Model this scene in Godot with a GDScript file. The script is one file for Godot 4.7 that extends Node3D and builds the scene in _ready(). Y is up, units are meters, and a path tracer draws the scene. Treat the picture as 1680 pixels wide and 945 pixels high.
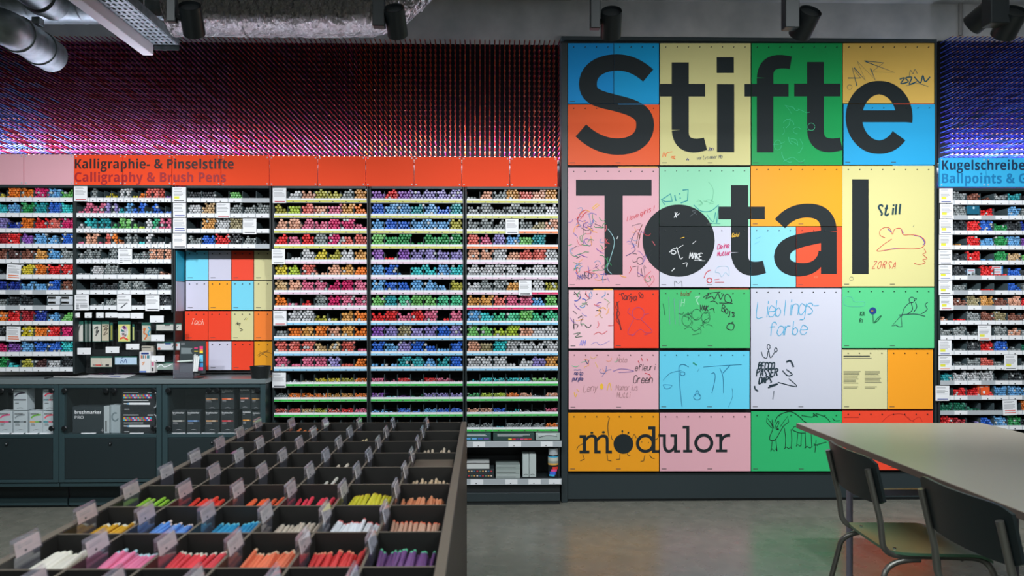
extends Node3D

const F := 1250.0          # focal length in pixels of the 1680 x 945 frame
const PPX := 820.0         # principal point
const PPY := 502.0
const YAW := -1.3
const CAM := Vector3(0, 1.39, 0)
const D_RAIL := 5.36       # distance of the price rails
const D_POST := 5.38       # distance of the poster wall
const ORD := ["top", "second", "third", "fourth", "fifth", "sixth", "seventh", "eighth", "ninth", "tenth", "eleventh", "twelfth", "thirteenth", "fourteenth", "fifteenth", "sixteenth"]
const NTH := ["first", "second", "third", "fourth", "fifth", "sixth", "seventh", "eighth", "ninth", "tenth", "eleventh", "twelfth", "thirteenth", "fourteenth", "fifteenth", "sixteenth"]

const PLACE := ["first", "second", "third", "fourth", "fifth", "sixth", "seventh", "eighth", "ninth", "tenth", "eleventh", "twelfth", "thirteenth", "fourteenth", "fifteenth", "sixteenth", "seventeenth", "eighteenth", "nineteenth", "twentieth", "twenty-first", "twenty-second"]

var rng := RandomNumberGenerator.new()
var taken := {}
var mats := {}
var meshes := {}
var wp := {}
var M := {}

# ---------------------------------------------------------------- geometry of the view
func ray(px: float, py: float) -> Vector3:
	return Basis(Vector3.UP, deg_to_rad(YAW)) * Vector3((px - PPX) / F, -(py - PPY) / F, -1.0)

func at(px: float, py: float, d: float) -> Vector3:
	var w := ray(px, py)
	return CAM + w * (d / -w.z)

func onh(px: float, py: float, h: float) -> Vector3:
	var w := ray(px, py)
	return CAM + w * ((h - CAM.y) / w.y)

# ---------------------------------------------------------------- nodes
func numbered(n: String) -> String:
	var k: int = taken.get(n, 0)
	taken[n] = k + 1
	return n if k == 0 else "%s_%03d" % [n, k]

func tag(o: Node3D, label: String, category: String, group := "") -> Node3D:
	o.set_meta("label", label)
	if category != "": o.set_meta("category", category)
	if group != "": o.set_meta("group", group)
	return o

func thing(n: String, label: String, category: String, pos := Vector3.ZERO, group := "") -> Node3D:
	var o := Node3D.new()
	o.name = numbered(n)
	add_child(o)
	o.position = pos
	wp[o] = pos
	tag(o, label, category, group)
	return o

func part(n: String, m: Mesh, material: Material, parent: Node3D, pos := Vector3.ZERO) -> MeshInstance3D:
	# pos is given in the world; things are not turned
	var o := MeshInstance3D.new()
	o.mesh = m
	if material != null: o.material_override = material
	if parent == self:
		o.name = numbered(n)
		add_child(o)
		o.position = pos
	else:
		o.name = n
		parent.add_child(o, true)
		o.position = pos - wp[parent]
	wp[o] = pos
	return o

func local(n: String, m: Mesh, material: Material, parent: Node3D, pos := Vector3.ZERO) -> MeshInstance3D:
	var o := MeshInstance3D.new()
	o.mesh = m
	if material != null: o.material_override = material
	o.name = n
	parent.add_child(o, true)
	o.position = pos
	return o

func struct(n: String, m: Mesh, material: Material, pos: Vector3) -> MeshInstance3D:
	var o := part(n, m, material, self, pos)
	o.set_meta("kind", "structure")
	return o

# ---------------------------------------------------------------- materials
func c8(r: float, g: float, b: float) -> Color:
	return Color(r / 255.0, g / 255.0, b / 255.0)

func mat(c: Color, rough := 0.6, metal := 0.0, spec := 0.5) -> StandardMaterial3D:
	var key := "%s %.3f %.3f %.3f" % [c.to_html(), rough, metal, spec]
	if not mats.has(key):
		var m := StandardMaterial3D.new()
		m.albedo_color = c
		m.roughness = rough
		m.metallic = metal
		m.metallic_specular = spec
		mats[key] = m
	return mats[key]

func noise_tex(freq: float, size: int, lo: Color, hi: Color, octaves := 4, sd := 1, normal := false, strength := 4.0) -> NoiseTexture2D:
	var n := FastNoiseLite.new()
	n.seed = sd
	n.frequency = freq
	n.fractal_octaves = octaves
	var t := NoiseTexture2D.new()
	t.width = size
	t.height = size
	t.seamless = true
	t.noise = n
	if normal:
		t.as_normal_map = true
		t.bump_strength = strength
	else:
		var g := Gradient.new()
		g.set_color(0, lo)
		g.set_color(1, hi)
		t.color_ramp = g
	return t

func tri(m: StandardMaterial3D, s: float) -> void:
	m.uv1_triplanar = true
	m.uv1_world_triplanar = true
	m.uv1_scale = Vector3(s, s, s)

func clear_mat(alpha := 0.12, tint := Color(0.85, 0.95, 0.95)) -> StandardMaterial3D:
	var m := StandardMaterial3D.new()
	m.transparency = BaseMaterial3D.TRANSPARENCY_ALPHA
	m.albedo_color = Color(tint.r, tint.g, tint.b, alpha)
	m.roughness = 0.05
	return m

# ---------------------------------------------------------------- meshes
func bx(s: Vector3) -> Mesh:
	var key := "b%.4f %.4f %.4f" % [s.x, s.y, s.z]
	if not meshes.has(key):
		var m := BoxMesh.new()
		m.size = s
		meshes[key] = m
	return meshes[key]

func quad(st: SurfaceTool, a: Vector3, b: Vector3, c: Vector3, d: Vector3) -> void:
	# a b c d run counter-clockwise seen from outside
	for v in [a, c, b, a, d, c]: st.add_vertex(v)

func begin(smooth := false) -> SurfaceTool:
	var st := SurfaceTool.new()
	st.begin(Mesh.PRIMITIVE_TRIANGLES)
	st.set_smooth_group(0 if smooth else -1)
	return st

func done(st: SurfaceTool) -> ArrayMesh:
	st.generate_normals()
	return st.commit()

func box_to(st: SurfaceTool, c: Vector3, s: Vector3) -> void:
	var h := s / 2
	var p := []
	for k in 8: p.append(c + Vector3(h.x if k & 1 else -h.x, h.y if k & 2 else -h.y, h.z if k & 4 else -h.z))
	quad(st, p[4], p[5], p[7], p[6])
	quad(st, p[1], p[0], p[2], p[3])
	quad(st, p[0], p[4], p[6], p[2])
	quad(st, p[5], p[1], p[3], p[7])
	quad(st, p[6], p[7], p[3], p[2])
	quad(st, p[0], p[1], p[5], p[4])

# a box with chamfered edges
func cbx(s: Vector3, c := 0.003) -> Mesh:
	var key := "c%.4f %.4f %.4f %.4f" % [s.x, s.y, s.z, c]
	if meshes.has(key): return meshes[key]
	var st := begin()
	var h := s / 2
	c = minf(c, minf(h.x, minf(h.y, h.z)) * 0.9)
	var pt := func(sx: float, sy: float, sz: float, ax: int) -> Vector3:
		var v := Vector3(sx * (h.x - c), sy * (h.y - c), sz * (h.z - c))
		if ax == 0: v.x = sx * h.x
		if ax == 1: v.y = sy * h.y
		if ax == 2: v.z = sz * h.z
		return v
	for s1 in [-1.0, 1.0]:
		var f := [pt.call(s1, -1.0, -1.0, 0), pt.call(s1, 1.0, -1.0, 0), pt.call(s1, 1.0, 1.0, 0), pt.call(s1, -1.0, 1.0, 0)]
		if s1 < 0: f.reverse()
		quad(st, f[0], f[1], f[2], f[3])
		f = [pt.call(-1.0, s1, -1.0, 1), pt.call(-1.0, s1, 1.0, 1), pt.call(1.0, s1, 1.0, 1), pt.call(1.0, s1, -1.0, 1)]
		if s1 < 0: f.reverse()
		quad(st, f[0], f[1], f[2], f[3])
		f = [pt.call(-1.0, -1.0, s1, 2), pt.call(1.0, -1.0, s1, 2), pt.call(1.0, 1.0, s1, 2), pt.call(-1.0, 1.0, s1, 2)]
		if s1 < 0: f.reverse()
		quad(st, f[0], f[1], f[2], f[3])
	for a in [-1.0, 1.0]:
		for b in [-1.0, 1.0]:
			var sets := [[pt.call(a, b, -1.0, 0), pt.call(a, b, 1.0, 0), pt.call(a, b, 1.0, 1), pt.call(a, b, -1.0, 1)],
				[pt.call(-1.0, a, b, 1), pt.call(1.0, a, b, 1), pt.call(1.0, a, b, 2), pt.call(-1.0, a, b, 2)],
				[pt.call(a, -1.0, b, 2), pt.call(a, 1.0, b, 2), pt.call(a, 1.0, b, 0), pt.call(a, -1.0, b, 0)]]
			for f in sets:
				var n: Vector3 = (f[1] - f[0]).cross(f[2] - f[0])
				if n.dot(f[0] + f[1] + f[2] + f[3]) < 0: f.reverse()
				quad(st, f[0], f[1], f[2], f[3])
			for e in [-1.0, 1.0]:
				var t3 := [pt.call(a, b, e, 0), pt.call(a, b, e, 1), pt.call(a, b, e, 2)]
				var n3: Vector3 = (t3[1] - t3[0]).cross(t3[2] - t3[0])
				if n3.dot(t3[0]) < 0: t3.reverse()
				for v in [t3[0], t3[2], t3[1]]: st.add_vertex(v)
	meshes[key] = done(st)
	return meshes[key]

# a tube along a path; radii may vary
func tube_to(st: SurfaceTool, pts: Array, r, sides := 12, caps := true) -> void:
	var n := pts.size()
	var rings := []
	var up := Vector3.UP
	var t0: Vector3 = (pts[1] - pts[0]).normalized()
	if absf(t0.dot(up)) > 0.9: up = Vector3.RIGHT
	var side := t0.cross(up).normalized()
	for i in n:
		var t: Vector3 = ((pts[mini(i + 1, n - 1)] - pts[i]).normalized() + (pts[i] - pts[maxi(i - 1, 0)]).normalized()).normalized()
		side = (side - t * side.dot(t)).normalized()
		var bi := side.cross(t)
		var rr: float = r[i] if r is Array else r
		var ring := []
		for k in sides:
			var a := TAU * k / sides
			ring.append(pts[i] + (side * cos(a) - bi * sin(a)) * rr)
		rings.append(ring)
	for i in n - 1:
		for k in sides:
			var k2 := (k + 1) % sides
			quad(st, rings[i][k], rings[i][k2], rings[i + 1][k2], rings[i + 1][k])
	if caps:
		st.set_smooth_group(-1)
		for k in range(1, sides - 1):
			for v in [rings[0][0], rings[0][k], rings[0][k + 1]]: st.add_vertex(v)
			for v in [rings[n - 1][0], rings[n - 1][k + 1], rings[n - 1][k]]: st.add_vertex(v)
		st.set_smooth_group(0)

func tube(pts: Array, r, sides := 12, caps := true) -> ArrayMesh:
	var st := begin(true)
	tube_to(st, pts, r, sides, caps)
	return done(st)

# profile of [radius, height] turned about y
func lathe(profile: Array, sides := 20, smooth := true) -> ArrayMesh:
	var st := begin(smooth)
	for i in profile.size() - 1:
		if smooth: st.set_smooth_group(i)
		for k in sides:
			var a := TAU * k / sides
			var b := TAU * (k + 1) / sides
			var p: Array = profile[i]
			var q: Array = profile[i + 1]
			var A := Vector3(cos(a) * p[0], p[1], sin(a) * p[0])
			var B := Vector3(cos(b) * p[0], p[1], sin(b) * p[0])
			var C := Vector3(cos(b) * q[0], q[1], sin(b) * q[0])
			var D := Vector3(cos(a) * q[0], q[1], sin(a) * q[0])
			if p[0] > 1e-6:
				for v in [A, B, C]: st.add_vertex(v)
			if q[0] > 1e-6:
				for v in [A, C, D]: st.add_vertex(v)
	return done(st)

func bez(a: Vector2, b: Vector2, c: Vector2, d: Vector2, n: int) -> Array:
	var out := []
	for i in n + 1: out.append(a.bezier_interpolate(b, c, d, float(i) / n))
	return out

func smooth3(p: Array, per := 5) -> Array:
	var out := []
	for i in p.size() - 1:
		for k in per:
			var a = p[maxi(i - 1, 0)]
			var b = p[mini(i + 2, p.size() - 1)]
			out.append(p[i].cubic_interpolate(p[i + 1], a, b, float(k) / per))
	out.append(p[-1])
	return out

# ---------------------------------------------------------------- flat print: convex polygons in picture coordinates, cut to a sheet
func rect_poly(x0: float, y0: float, x1: float, y1: float) -> PackedVector2Array:
	return PackedVector2Array([Vector2(x0, y0), Vector2(x1, y0), Vector2(x1, y1), Vector2(x0, y1)])

func stroke(pts: Array, w) -> Array:
	# quads along a line; w is a width or one width per point
	var out := []
	var n := pts.size()
	var L := []
	var R := []
	for i in n:
		var t: Vector2 = ((pts[mini(i + 1, n - 1)] - pts[i]).normalized() + (pts[i] - pts[maxi(i - 1, 0)]).normalized()).normalized()
		var q := Vector2(-t.y, t.x)
		var ww: float = (w[i] if w is Array else w) / 2.0
		L.append(pts[i] + q * ww)
		R.append(pts[i] - q * ww)
	for i in n - 1: out.append(PackedVector2Array([L[i], L[i + 1], R[i + 1], R[i]]))
	return out

func spline(nodes: Array, widths: Array, per := 10) -> Array:
	# nodes: p0, c, c, p1, c, c, p2 ...
	var pts := []
	var ws := []
	var segs := (nodes.size() - 1) / 3
	for s in segs:
		var b := bez(nodes[s * 3], nodes[s * 3 + 1], nodes[s * 3 + 2], nodes[s * 3 + 3], per)
		for i in b.size():
			if i == 0 and s > 0: continue
			pts.append(b[i])
			ws.append(lerpf(widths[s], widths[s + 1], float(i) / per))
	return stroke(pts, ws)

func ring(c: Vector2, rx: float, ry: float, w, a0 := 0.0, a1 := 360.0, n := 48) -> Array:
	var pts := []
	for i in n + 1:
		var a := deg_to_rad(lerpf(a0, a1, float(i) / n))
		pts.append(c + Vector2(cos(a) * rx, sin(a) * ry))
	if absf(a1 - a0) >= 359.9:
		var out := []
		for i in n:
			var p: Vector2 = pts[i]
			var q: Vector2 = pts[i + 1]
			var f: float = 1.0 + w / 2.0 / rx
			var g: float = 1.0 - w / 2.0 / rx
			out.append(PackedVector2Array([c + (p - c) * f, c + (q - c) * f, c + (q - c) * g, c + (p - c) * g]))
		return out
	return stroke(pts, w)

func disc(c: Vector2, rx: float, ry: float, n := 40) -> Array:
	var p := PackedVector2Array()
	for i in n: p.append(c + Vector2(cos(TAU * i / n) * rx, sin(TAU * i / n) * ry))
	return [p]

func cut(poly: PackedVector2Array, x0: float, y0: float, x1: float, y1: float) -> PackedVector2Array:
	for side in 4:
		var out := PackedVector2Array()
		var n := poly.size()
		for i in n:
			var a := poly[i]
			var b := poly[(i + 1) % n]
			var da := a.x - x0 if side == 0 else x1 - a.x if side == 1 else a.y - y0 if side == 2 else y1 - a.y
			var db := b.x - x0 if side == 0 else x1 - b.x if side == 1 else b.y - y0 if side == 2 else y1 - b.y
			if da >= 0: out.append(a)
			if (da >= 0) != (db >= 0): out.append(a.lerp(b, da / (da - db)))
		poly = out
		if poly.size() < 3: return PackedVector2Array()
	return poly

func text_polys(text: String, x0: float, x1: float, base: float, cap: float, bold := true, font := "Droid Sans") -> Array:
	# lettering of a system font, fitted between x0 and x1, capitals «cap» tall above the line «base»
	var f := SystemFont.new()
	f.font_names = PackedStringArray([font])
	f.font_weight = 700 if bold else 400
	var t := TextMesh.new()
	t.text = text
	t.font = f
	t.font_size = 64
	t.pixel_size = 1.0
	t.depth = 0.0
	t.curve_step = 2.0
	var arr := t.get_mesh_arrays()
	if arr.size() == 0: return []
	var v: PackedVector3Array = arr[Mesh.ARRAY_VERTEX]
	var idx: PackedInt32Array = arr[Mesh.ARRAY_INDEX] if arr[Mesh.ARRAY_INDEX] != null else PackedInt32Array(range(v.size()))
	var lo := Vector2(1e9, 1e9)
	var hi := Vector2(-1e9, -1e9)
	for p in v:
		lo = lo.min(Vector2(p.x, p.y))
		hi = hi.max(Vector2(p.x, p.y))
	var ty := TextMesh.new()
	ty.text = "H"
	ty.font = f
	ty.font_size = 64
	ty.pixel_size = 1.0
	ty.depth = 0.0
	ty.curve_step = 2.0
	var blo := 1e9
	var bhi := -1e9
	for p in ty.get_mesh_arrays()[Mesh.ARRAY_VERTEX]:
		blo = minf(blo, p.y)
		bhi = maxf(bhi, p.y)
	var sx := (x1 - x0) / (hi.x - lo.x)
	var sy := cap / (bhi - blo)
	var out := []
	for i in range(0, idx.size(), 3):
		var q := PackedVector2Array()
		for k in 3:
			var p := v[idx[i + k]]
			q.append(Vector2(x0 + (p.x - lo.x) * sx, base - (p.y - blo) * sy))
		out.append(q)
	return out

# the front of a sheet that hangs at distance d, its lower edge bent outwards by «curl»
func sheet_out(t: float, curl: float) -> float:
	return curl * t * t

func print_to(root: Node3D, n: String, inks: Array, r: Rect2, d: float, curl: float, lift := 0.0006) -> void:
	# inks: [material, polygons] pairs; one mesh with one surface per ink
	var mesh := ArrayMesh.new()
	var used := []
	var strips := 1 if curl == 0.0 else 8
	for ink in inks:
		var st := begin()
		var any := false
		var idx := 0
		for poly in ink[1]:
			idx += 1
			for j in strips:
				var ya := r.position.y + r.size.y * j / strips
				var yb := r.position.y + r.size.y * (j + 1) / strips
				var q := cut(poly, r.position.x, ya, r.end.x, yb)
				if q.size() < 3: continue
				var w := []
				for p in q:
					var o0 := sheet_out(float(j) / strips, curl)
					var o1 := sheet_out(float(j + 1) / strips, curl)
					var o := lerpf(o0, o1, (p.y - ya) / (yb - ya)) + lift + idx * 0.000004
					w.append(at(p.x, p.y, d - o) - wp[root])
				var ccw: bool = (w[1] - w[0]).cross(w[2] - w[0]).z > 0
				for k in range(1, w.size() - 1):
					for v in ([w[0], w[k + 1], w[k]] if ccw else [w[0], w[k], w[k + 1]]): st.add_vertex(v)
				any = true
		if any:
			st.generate_normals()
			st.commit(mesh)
			used.append(ink[0])
	if used.is_empty(): return
	for i in used.size(): mesh.surface_set_material(i, used[i])
	local(n, mesh, null, root)

func sheet_mesh(root: Node3D, r: Rect2, d: float, curl: float, thick: float) -> ArrayMesh:
	var st := begin(true)
	var strips := 1 if curl == 0.0 else 8
	var fr := []
	for j in strips + 1:
		var t := float(j) / strips
		var y := r.position.y + r.size.y * t
		var o := sheet_out(t, curl)
		fr.append([at(r.position.x, y, d - o) - wp[root], at(r.end.x, y, d - o) - wp[root]])
	var back := Vector3(0, 0, -thick)
	for j in strips:
		var a: Vector3 = fr[j][0]
		var b: Vector3 = fr[j][1]
		var c: Vector3 = fr[j + 1][1]
		var e: Vector3 = fr[j + 1][0]
		st.set_smooth_group(0)
		quad(st, e, c, b, a)
		st.set_smooth_group(1)
		quad(st, a + back, b + back, c + back, e + back)
		st.set_smooth_group(-1)
		quad(st, e + back, e, a, a + back)
		quad(st, c, c + back, b + back, b)
	quad(st, fr[0][0], fr[0][1], fr[0][1] + back, fr[0][0] + back)
	quad(st, fr[-1][0] + back, fr[-1][1] + back, fr[-1][1], fr[-1][0])
	return done(st)

func poster(label: String, x0: float, y0: float, x1: float, y1: float, col: Color, curl: float, letters: Array, drawing: Array, under := Color(0, 0, 0, 0), d := D_POST, group := "", holes := -1) -> Node3D:
	var r := Rect2(x0, y0, x1 - x0, y1 - y0)
	var root := thing("poster", label, "poster", at((x0 + x1) / 2, y1, d), group)
	part("sheet", sheet_mesh(root, r, d, curl, 0.003), mat(col, 0.42, 0.0, 0.35), root, root.position)
	if under.a > 0:
		var r2 := Rect2(lerpf(x0, x1, 0.55), y0 - 2.0, (x1 - x0) * 0.44, (y1 - y0) * 0.5)
		part("under_sheet", sheet_mesh(root, r2, d + 0.006, 0.0, 0.002), mat(under, 0.5), root, root.position)
	for letter in letters: print_to(root, "printed_letter", [[M.ink, letter]], r, d, curl)
	if drawing.size(): print_to(root, "drawing", drawing, r, d, curl, 0.0024)
	# the small imprint in the lower corner and the pins along the top edge
	var imprint := [rect_poly(x0 + 3, y1 - 4.4, x0 + 11, y1 - 3.3)]
	if x1 - x0 > 100: imprint.append(rect_poly(x0 + 78, y1 - 4.4, x0 + 86, y1 - 3.3))
	print_to(root, "imprint", [[M.dim_ink, imprint]], r, d, curl)
	var n := holes if holes > 0 else (8 if x1 - x0 > 100 else 4)
	var st := begin(true)
	for i in n:
		var p := at(x0 + (x1 - x0) * (i + 0.5) / n, y0 + (6.5 if holes < 0 else 5.0), d) - root.position
		tube_to(st, [p + Vector3(0, 0, -0.004), p + Vector3(0, 0.001, 0.007)], [0.0042, 0.0034], 6)
	part("pin_row", done(st), M.black_metal, root, root.position)
	return root

# ---------------------------------------------------------------- hand lettering with one line
const HAND := {"a": "433212040516264442 4246", "b": "0006 0413233435261605", "c": "433212040516263645", "d": "4046 4433231405162645", "e": "0444432212040516263645", "f": "4130201116 0232", "g": "43221203051626444247382818",
	"h": "0006 0312233446", "i": "2226 2021", "k": "0006 4204 1346", "l": "1016", "m": "0206 0412222426 2432424446", "n": "0206 0412324346", "o": "22120305163645433222", "p": "0209 0413324345361605", "r": "0206 04122232", "s": "433212031334453616",
	"t": "2015263645 0232", "u": "0205163645 4246", "v": "022642", "y": "0226 4218", "A": "062046 1434", "B": "060030413203 033344453606", "C": "4130100105163645", "J": "4045362605", "j": "22271808", "w": "0216243646", "x": "0246 4206", "z": "02420646", "D": "00062645412000", "E": "40000646 0333", "F": "400006 0333", "G": "41301001051636454434", "I": "2026", "K": "0006 4003 1346",
	"L": "000646", "M": "0600244046", "N": "06004640", "O": "200105163645413020", "P": "060030413203", "R": "060030413203 2346", "S": "4130100112344536", "T": "0040 2026", "V": "002640", "X": "0046 4006", "Z": "00400646", "H": "0006 4046 0343", "Y": "002340 2326", ":": "2324 2526", "]": "10303616", "!": "2024 2526", "-": "0333", "1": "2026", "W": "0016233640"}

func hand(text: String, x: float, y: float, size: float, w: float, slope := 0.0, slant := 0.15, gap := 1.3, wide := 0.62) -> Array:
	# «size» is the height of a capital; y the line on which the letters stand
	var out := []
	var u := size / 6.0
	var cx := 0.0
	for ch in text:
		if HAND.has(ch):
			for line in HAND[ch].split(" "):
				var pts := []
				for k in range(0, line.length() - 1, 2):
					var lx := float(line[k].to_int()) * u * wide + cx
					var ly := (float(line[k + 1].to_int()) - 6.0) * u
					pts.append(Vector2(x + lx - ly * slant, y + ly + (lx) * slope))
				if pts.size() > 2: pts = smooth3(pts, 3)
				out.append_array(stroke(pts, w))
		cx += u * 4.0 * wide * gap * (0.6 if ch in "il!1I: " else 1.0)
	return out

func line(p: Array, w: float, curve := true) -> Array:
	# p: x, y, x, y ...
	var pts := []
	for i in range(0, p.size(), 2): pts.append(Vector2(p[i], p[i + 1]))
	if curve and pts.size() > 2: pts = smooth3(pts, 5)
	return stroke(pts, w)

func loop(cx: float, cy: float, rx: float, ry: float, w: float) -> Array:
	return ring(Vector2(cx, cy), rx, ry, w, 0, 350, 16)

func doodles(r: Rect2, n: int, cols: Array, size: float, w: float) -> Array:
	var by := {}
	for i in n:
		var p := Vector2(rng.randf_range(r.position.x, r.end.x), rng.randf_range(r.position.y, r.end.y))
		var a := rng.randf() * TAU
		var pts := [p]
		var bend := rng.randf_range(-0.6, 0.6)
		for k in rng.randi_range(3, 6):
			a += bend + rng.randf_range(-0.5, 0.5)
			pts.append(pts[-1] + Vector2(cos(a), sin(a)) * size * rng.randf_range(0.5, 1.0))
		var c = cols[rng.randi() % cols.size()]
		if not by.has(c): by[c] = []
		by[c].append_array(stroke(smooth3(pts, 4), w * rng.randf_range(0.7, 1.4)))
	var out := []
	for c in by: out.append([mat(c, 0.6), by[c]])
	return out

# ---------------------------------------------------------------- the big letters
func big_letters() -> Array:
	var L := []
	var o := []
	var V := func(x: float, y: float) -> Vector2: return Vector2(x, y)
	L.append(o)
	o = []
	o.append_array(spline([V.call(1063.5, 124), V.call(1050, 112), V.call(1034, 102.5), V.call(1013, 102.5), V.call(984, 102.5), V.call(964.5, 116), V.call(964.5, 138), V.call(964.5, 160), V.call(984, 162.5), V.call(1010, 169), V.call(1040, 176.5), V.call(1058.5, 183), V.call(1058.5, 205), V.call(1058.5, 227), V.call(1041, 240.5), V.call(1014, 240.5), V.call(990, 240.5), V.call(970, 230), V.call(953, 214)], [26, 27, 29.5, 27, 29.5, 27, 26.5]))
	L.append(o)
	o = []
	o.append(rect_poly(1102, 102.4, 1130, 213))
	o.append(rect_poly(1082, 137.6, 1157, 158.4))
	o.append_array(spline([V.call(1116, 213), V.call(1116, 238), V.call(1134, 243), V.call(1157.5, 236)], [28, 21]))
	L.append(o)
	o = []
	o.append(rect_poly(1176.3, 138, 1204.6, 249.8))
	o.append(rect_poly(1175.8, 93.7, 1204, 119.8))
	L.append(o)
	o = []
	o.append(rect_poly(1241.6, 128, 1268.8, 250))
	o.append(rect_poly(1221.5, 137.7, 1293.7, 158.5))
	o.append_array(spline([V.call(1255.2, 128), V.call(1255.2, 104), V.call(1270, 97.5), V.call(1297.5, 103)], [27.2, 21]))
	L.append(o)
	o = []
	o.append(rect_poly(1324, 101.6, 1351.8, 213))
	o.append(rect_poly(1303, 137.2, 1379, 158.2))
	o.append_array(spline([V.call(1338, 213), V.call(1338, 238), V.call(1356, 242), V.call(1380.3, 236)], [28, 21]))
	L.append(o)
	o = []
	var pts := []
	var ws := []
	for i in 61:
		var a := deg_to_rad(lerpf(9.0, -322.0, i / 60.0))
		pts.append(Vector2(1442.4 + cos(a) * 41.5, 192.6 + sin(a) * 48.8))
		ws.append(lerpf(22.0, 27.0, absf(cos(a))))
	o.append_array(stroke(pts, ws))
	o.append(rect_poly(1408, 181, 1496.5, 200.5))
	L.append(o)
	o = []
	o.append(rect_poly(944.9, 294.9, 1069, 321))
	o.append(rect_poly(991.7, 321, 1021.7, 450.8))
	L.append(o)
	o = []
	o.append_array(disc(Vector2(1113.4, 394.8), 59.2, 59.2, 64))
	L.append(o)
	o = []
	o.append(rect_poly(1199.3, 303.8, 1227.4, 414))
	o.append(rect_poly(1178.8, 339, 1255, 360))
	o.append_array(spline([V.call(1213.3, 414), V.call(1213.3, 440), V.call(1230, 445), V.call(1254.2, 437.8)], [28.2, 21]))
	L.append(o)
	o = []
	o.append_array(spline([V.call(1279.6, 367), V.call(1292, 352), V.call(1307, 345.5), V.call(1325, 345.5), V.call(1347, 345.5), V.call(1359.9, 356), V.call(1359.9, 380)], [22.5, 23, 26.2]))
	o.append(rect_poly(1346.8, 380, 1373, 449.7))
	o.append_array(spline([V.call(1352, 387.5), V.call(1318, 394), V.call(1283, 396), V.call(1283, 421), V.call(1283, 435), V.call(1295, 442.5), V.call(1313, 442.5), V.call(1335, 442.5), V.call(1349, 430), V.call(1349, 412)], [20, 26.5, 22, 12]))
	L.append(o)
	o = []
	o.append(rect_poly(1398, 294.2, 1425, 449.7))
	L.append(o)
	return L.slice(1)

func slab_letters() -> Array:
	var V := func(x: float, y: float) -> Vector2: return Vector2(x, y)
	var bars := [[[950.8, 713.8, 961.7, 718.7], [956, 718.7, 961.7, 739], [950.8, 739, 967, 744], [975, 722, 980.2, 739], [975, 739, 985.5, 744], [993.7, 722, 998.7, 739], [993.7, 739, 1004, 744]], [],
		[[1069.7, 704.5, 1075.3, 738.3], [1063.7, 699.5, 1075.3, 704.5], [1069.7, 738.3, 1082, 743]], [[1082, 712.5, 1092.5, 716.8], [1087.5, 716.8, 1092.5, 730], [1105.8, 716.8, 1111, 738.3], [1100, 712.5, 1111, 716.8], [1105.8, 738.3, 1116, 742.6]],
		[[1120, 698.7, 1131, 703.4], [1126, 703.4, 1131, 738], [1120.8, 738, 1136, 742.5]], [], [[1174, 712, 1185, 716.7], [1180, 716.7, 1185, 737.5], [1174.7, 737.5, 1193, 742]]]
	var L := []
	for g in bars:
		var o := []
		for q in g: o.append(rect_poly(q[0], q[1], q[2], q[3]))
		L.append(o)
	L[0].append_array(spline([V.call(959.5, 724), V.call(964, 716), V.call(970, 714.5), V.call(972.5, 715.3), V.call(977, 716), V.call(977.6, 719), V.call(977.6, 724)], [4, 5, 5.2], 6))
	L[0].append_array(spline([V.call(978.5, 724), V.call(983, 716), V.call(988.5, 714.5), V.call(991, 715.3), V.call(995.5, 716), V.call(996.2, 719), V.call(996.2, 724)], [4, 5, 5.2], 6))
	L[1].append_array(disc(Vector2(1022.8, 728.3), 16.3, 16.3))
	L[2].append_array(ring(Vector2(1058.8, 727.6), 12.9, 12.9, 5.2))
	L[3].append_array(spline([V.call(1090, 729), V.call(1090, 738), V.call(1094, 740.6), V.call(1097.5, 740.6), V.call(1102, 740.6), V.call(1106, 736), V.call(1107.5, 731)], [5, 5, 4], 6))
	L[5].append_array(ring(Vector2(1154.7, 727), 13.1, 13.1, 5.3))
	L[6].append_array(spline([V.call(1183, 726), V.call(1184, 717), V.call(1190, 713.5), V.call(1198, 714.2)], [4, 5.4], 6))
	return L

# ================================================================ the place
func _ready() -> void:
	rng.seed = 7
	# camera
	var cam := Camera3D.new()
	cam.name = "camera"
	add_child(cam)
	cam.position = CAM
	cam.rotation_degrees.y = YAW
	cam.projection = Camera3D.PROJECTION_FRUSTUM
	cam.near = 0.05
	cam.far = 60.0
	cam.size = cam.near * 945.0 / F
	cam.frustum_offset = Vector2(840.0 - PPX, PPY - 472.5) / F * cam.near
	var phys := CameraAttributesPhysical.new()
	phys.frustum_focal_length = 27.0
	phys.frustum_focus_distance = 5.3
	phys.exposure_aperture = 4.6
	cam.attributes = phys
	cam.current = true
	# surroundings: a closed room, no daylight
	var env := Environment.new()
	env.background_mode = Environment.BG_COLOR
	env.background_color = Color(0.02, 0.022, 0.025)
	env.tonemap_mode = Environment.TONE_MAPPER_LINEAR
	env.tonemap_exposure = 1.08
	env.sdfgi_enabled = true
	env.ssao_enabled = true
	env.ssil_enabled = true
	var we := WorldEnvironment.new()
	we.name = "world_environment"
	we.environment = env
	add_child(we)
	materials()
	lamps()
	room()
	poster_wall()
	pencil_boards()
	fascias()
	shelving()
	recess()
	counter()
	lower_shelf_goods()
	display()
	table_and_chairs()
	ceiling_services()

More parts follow.
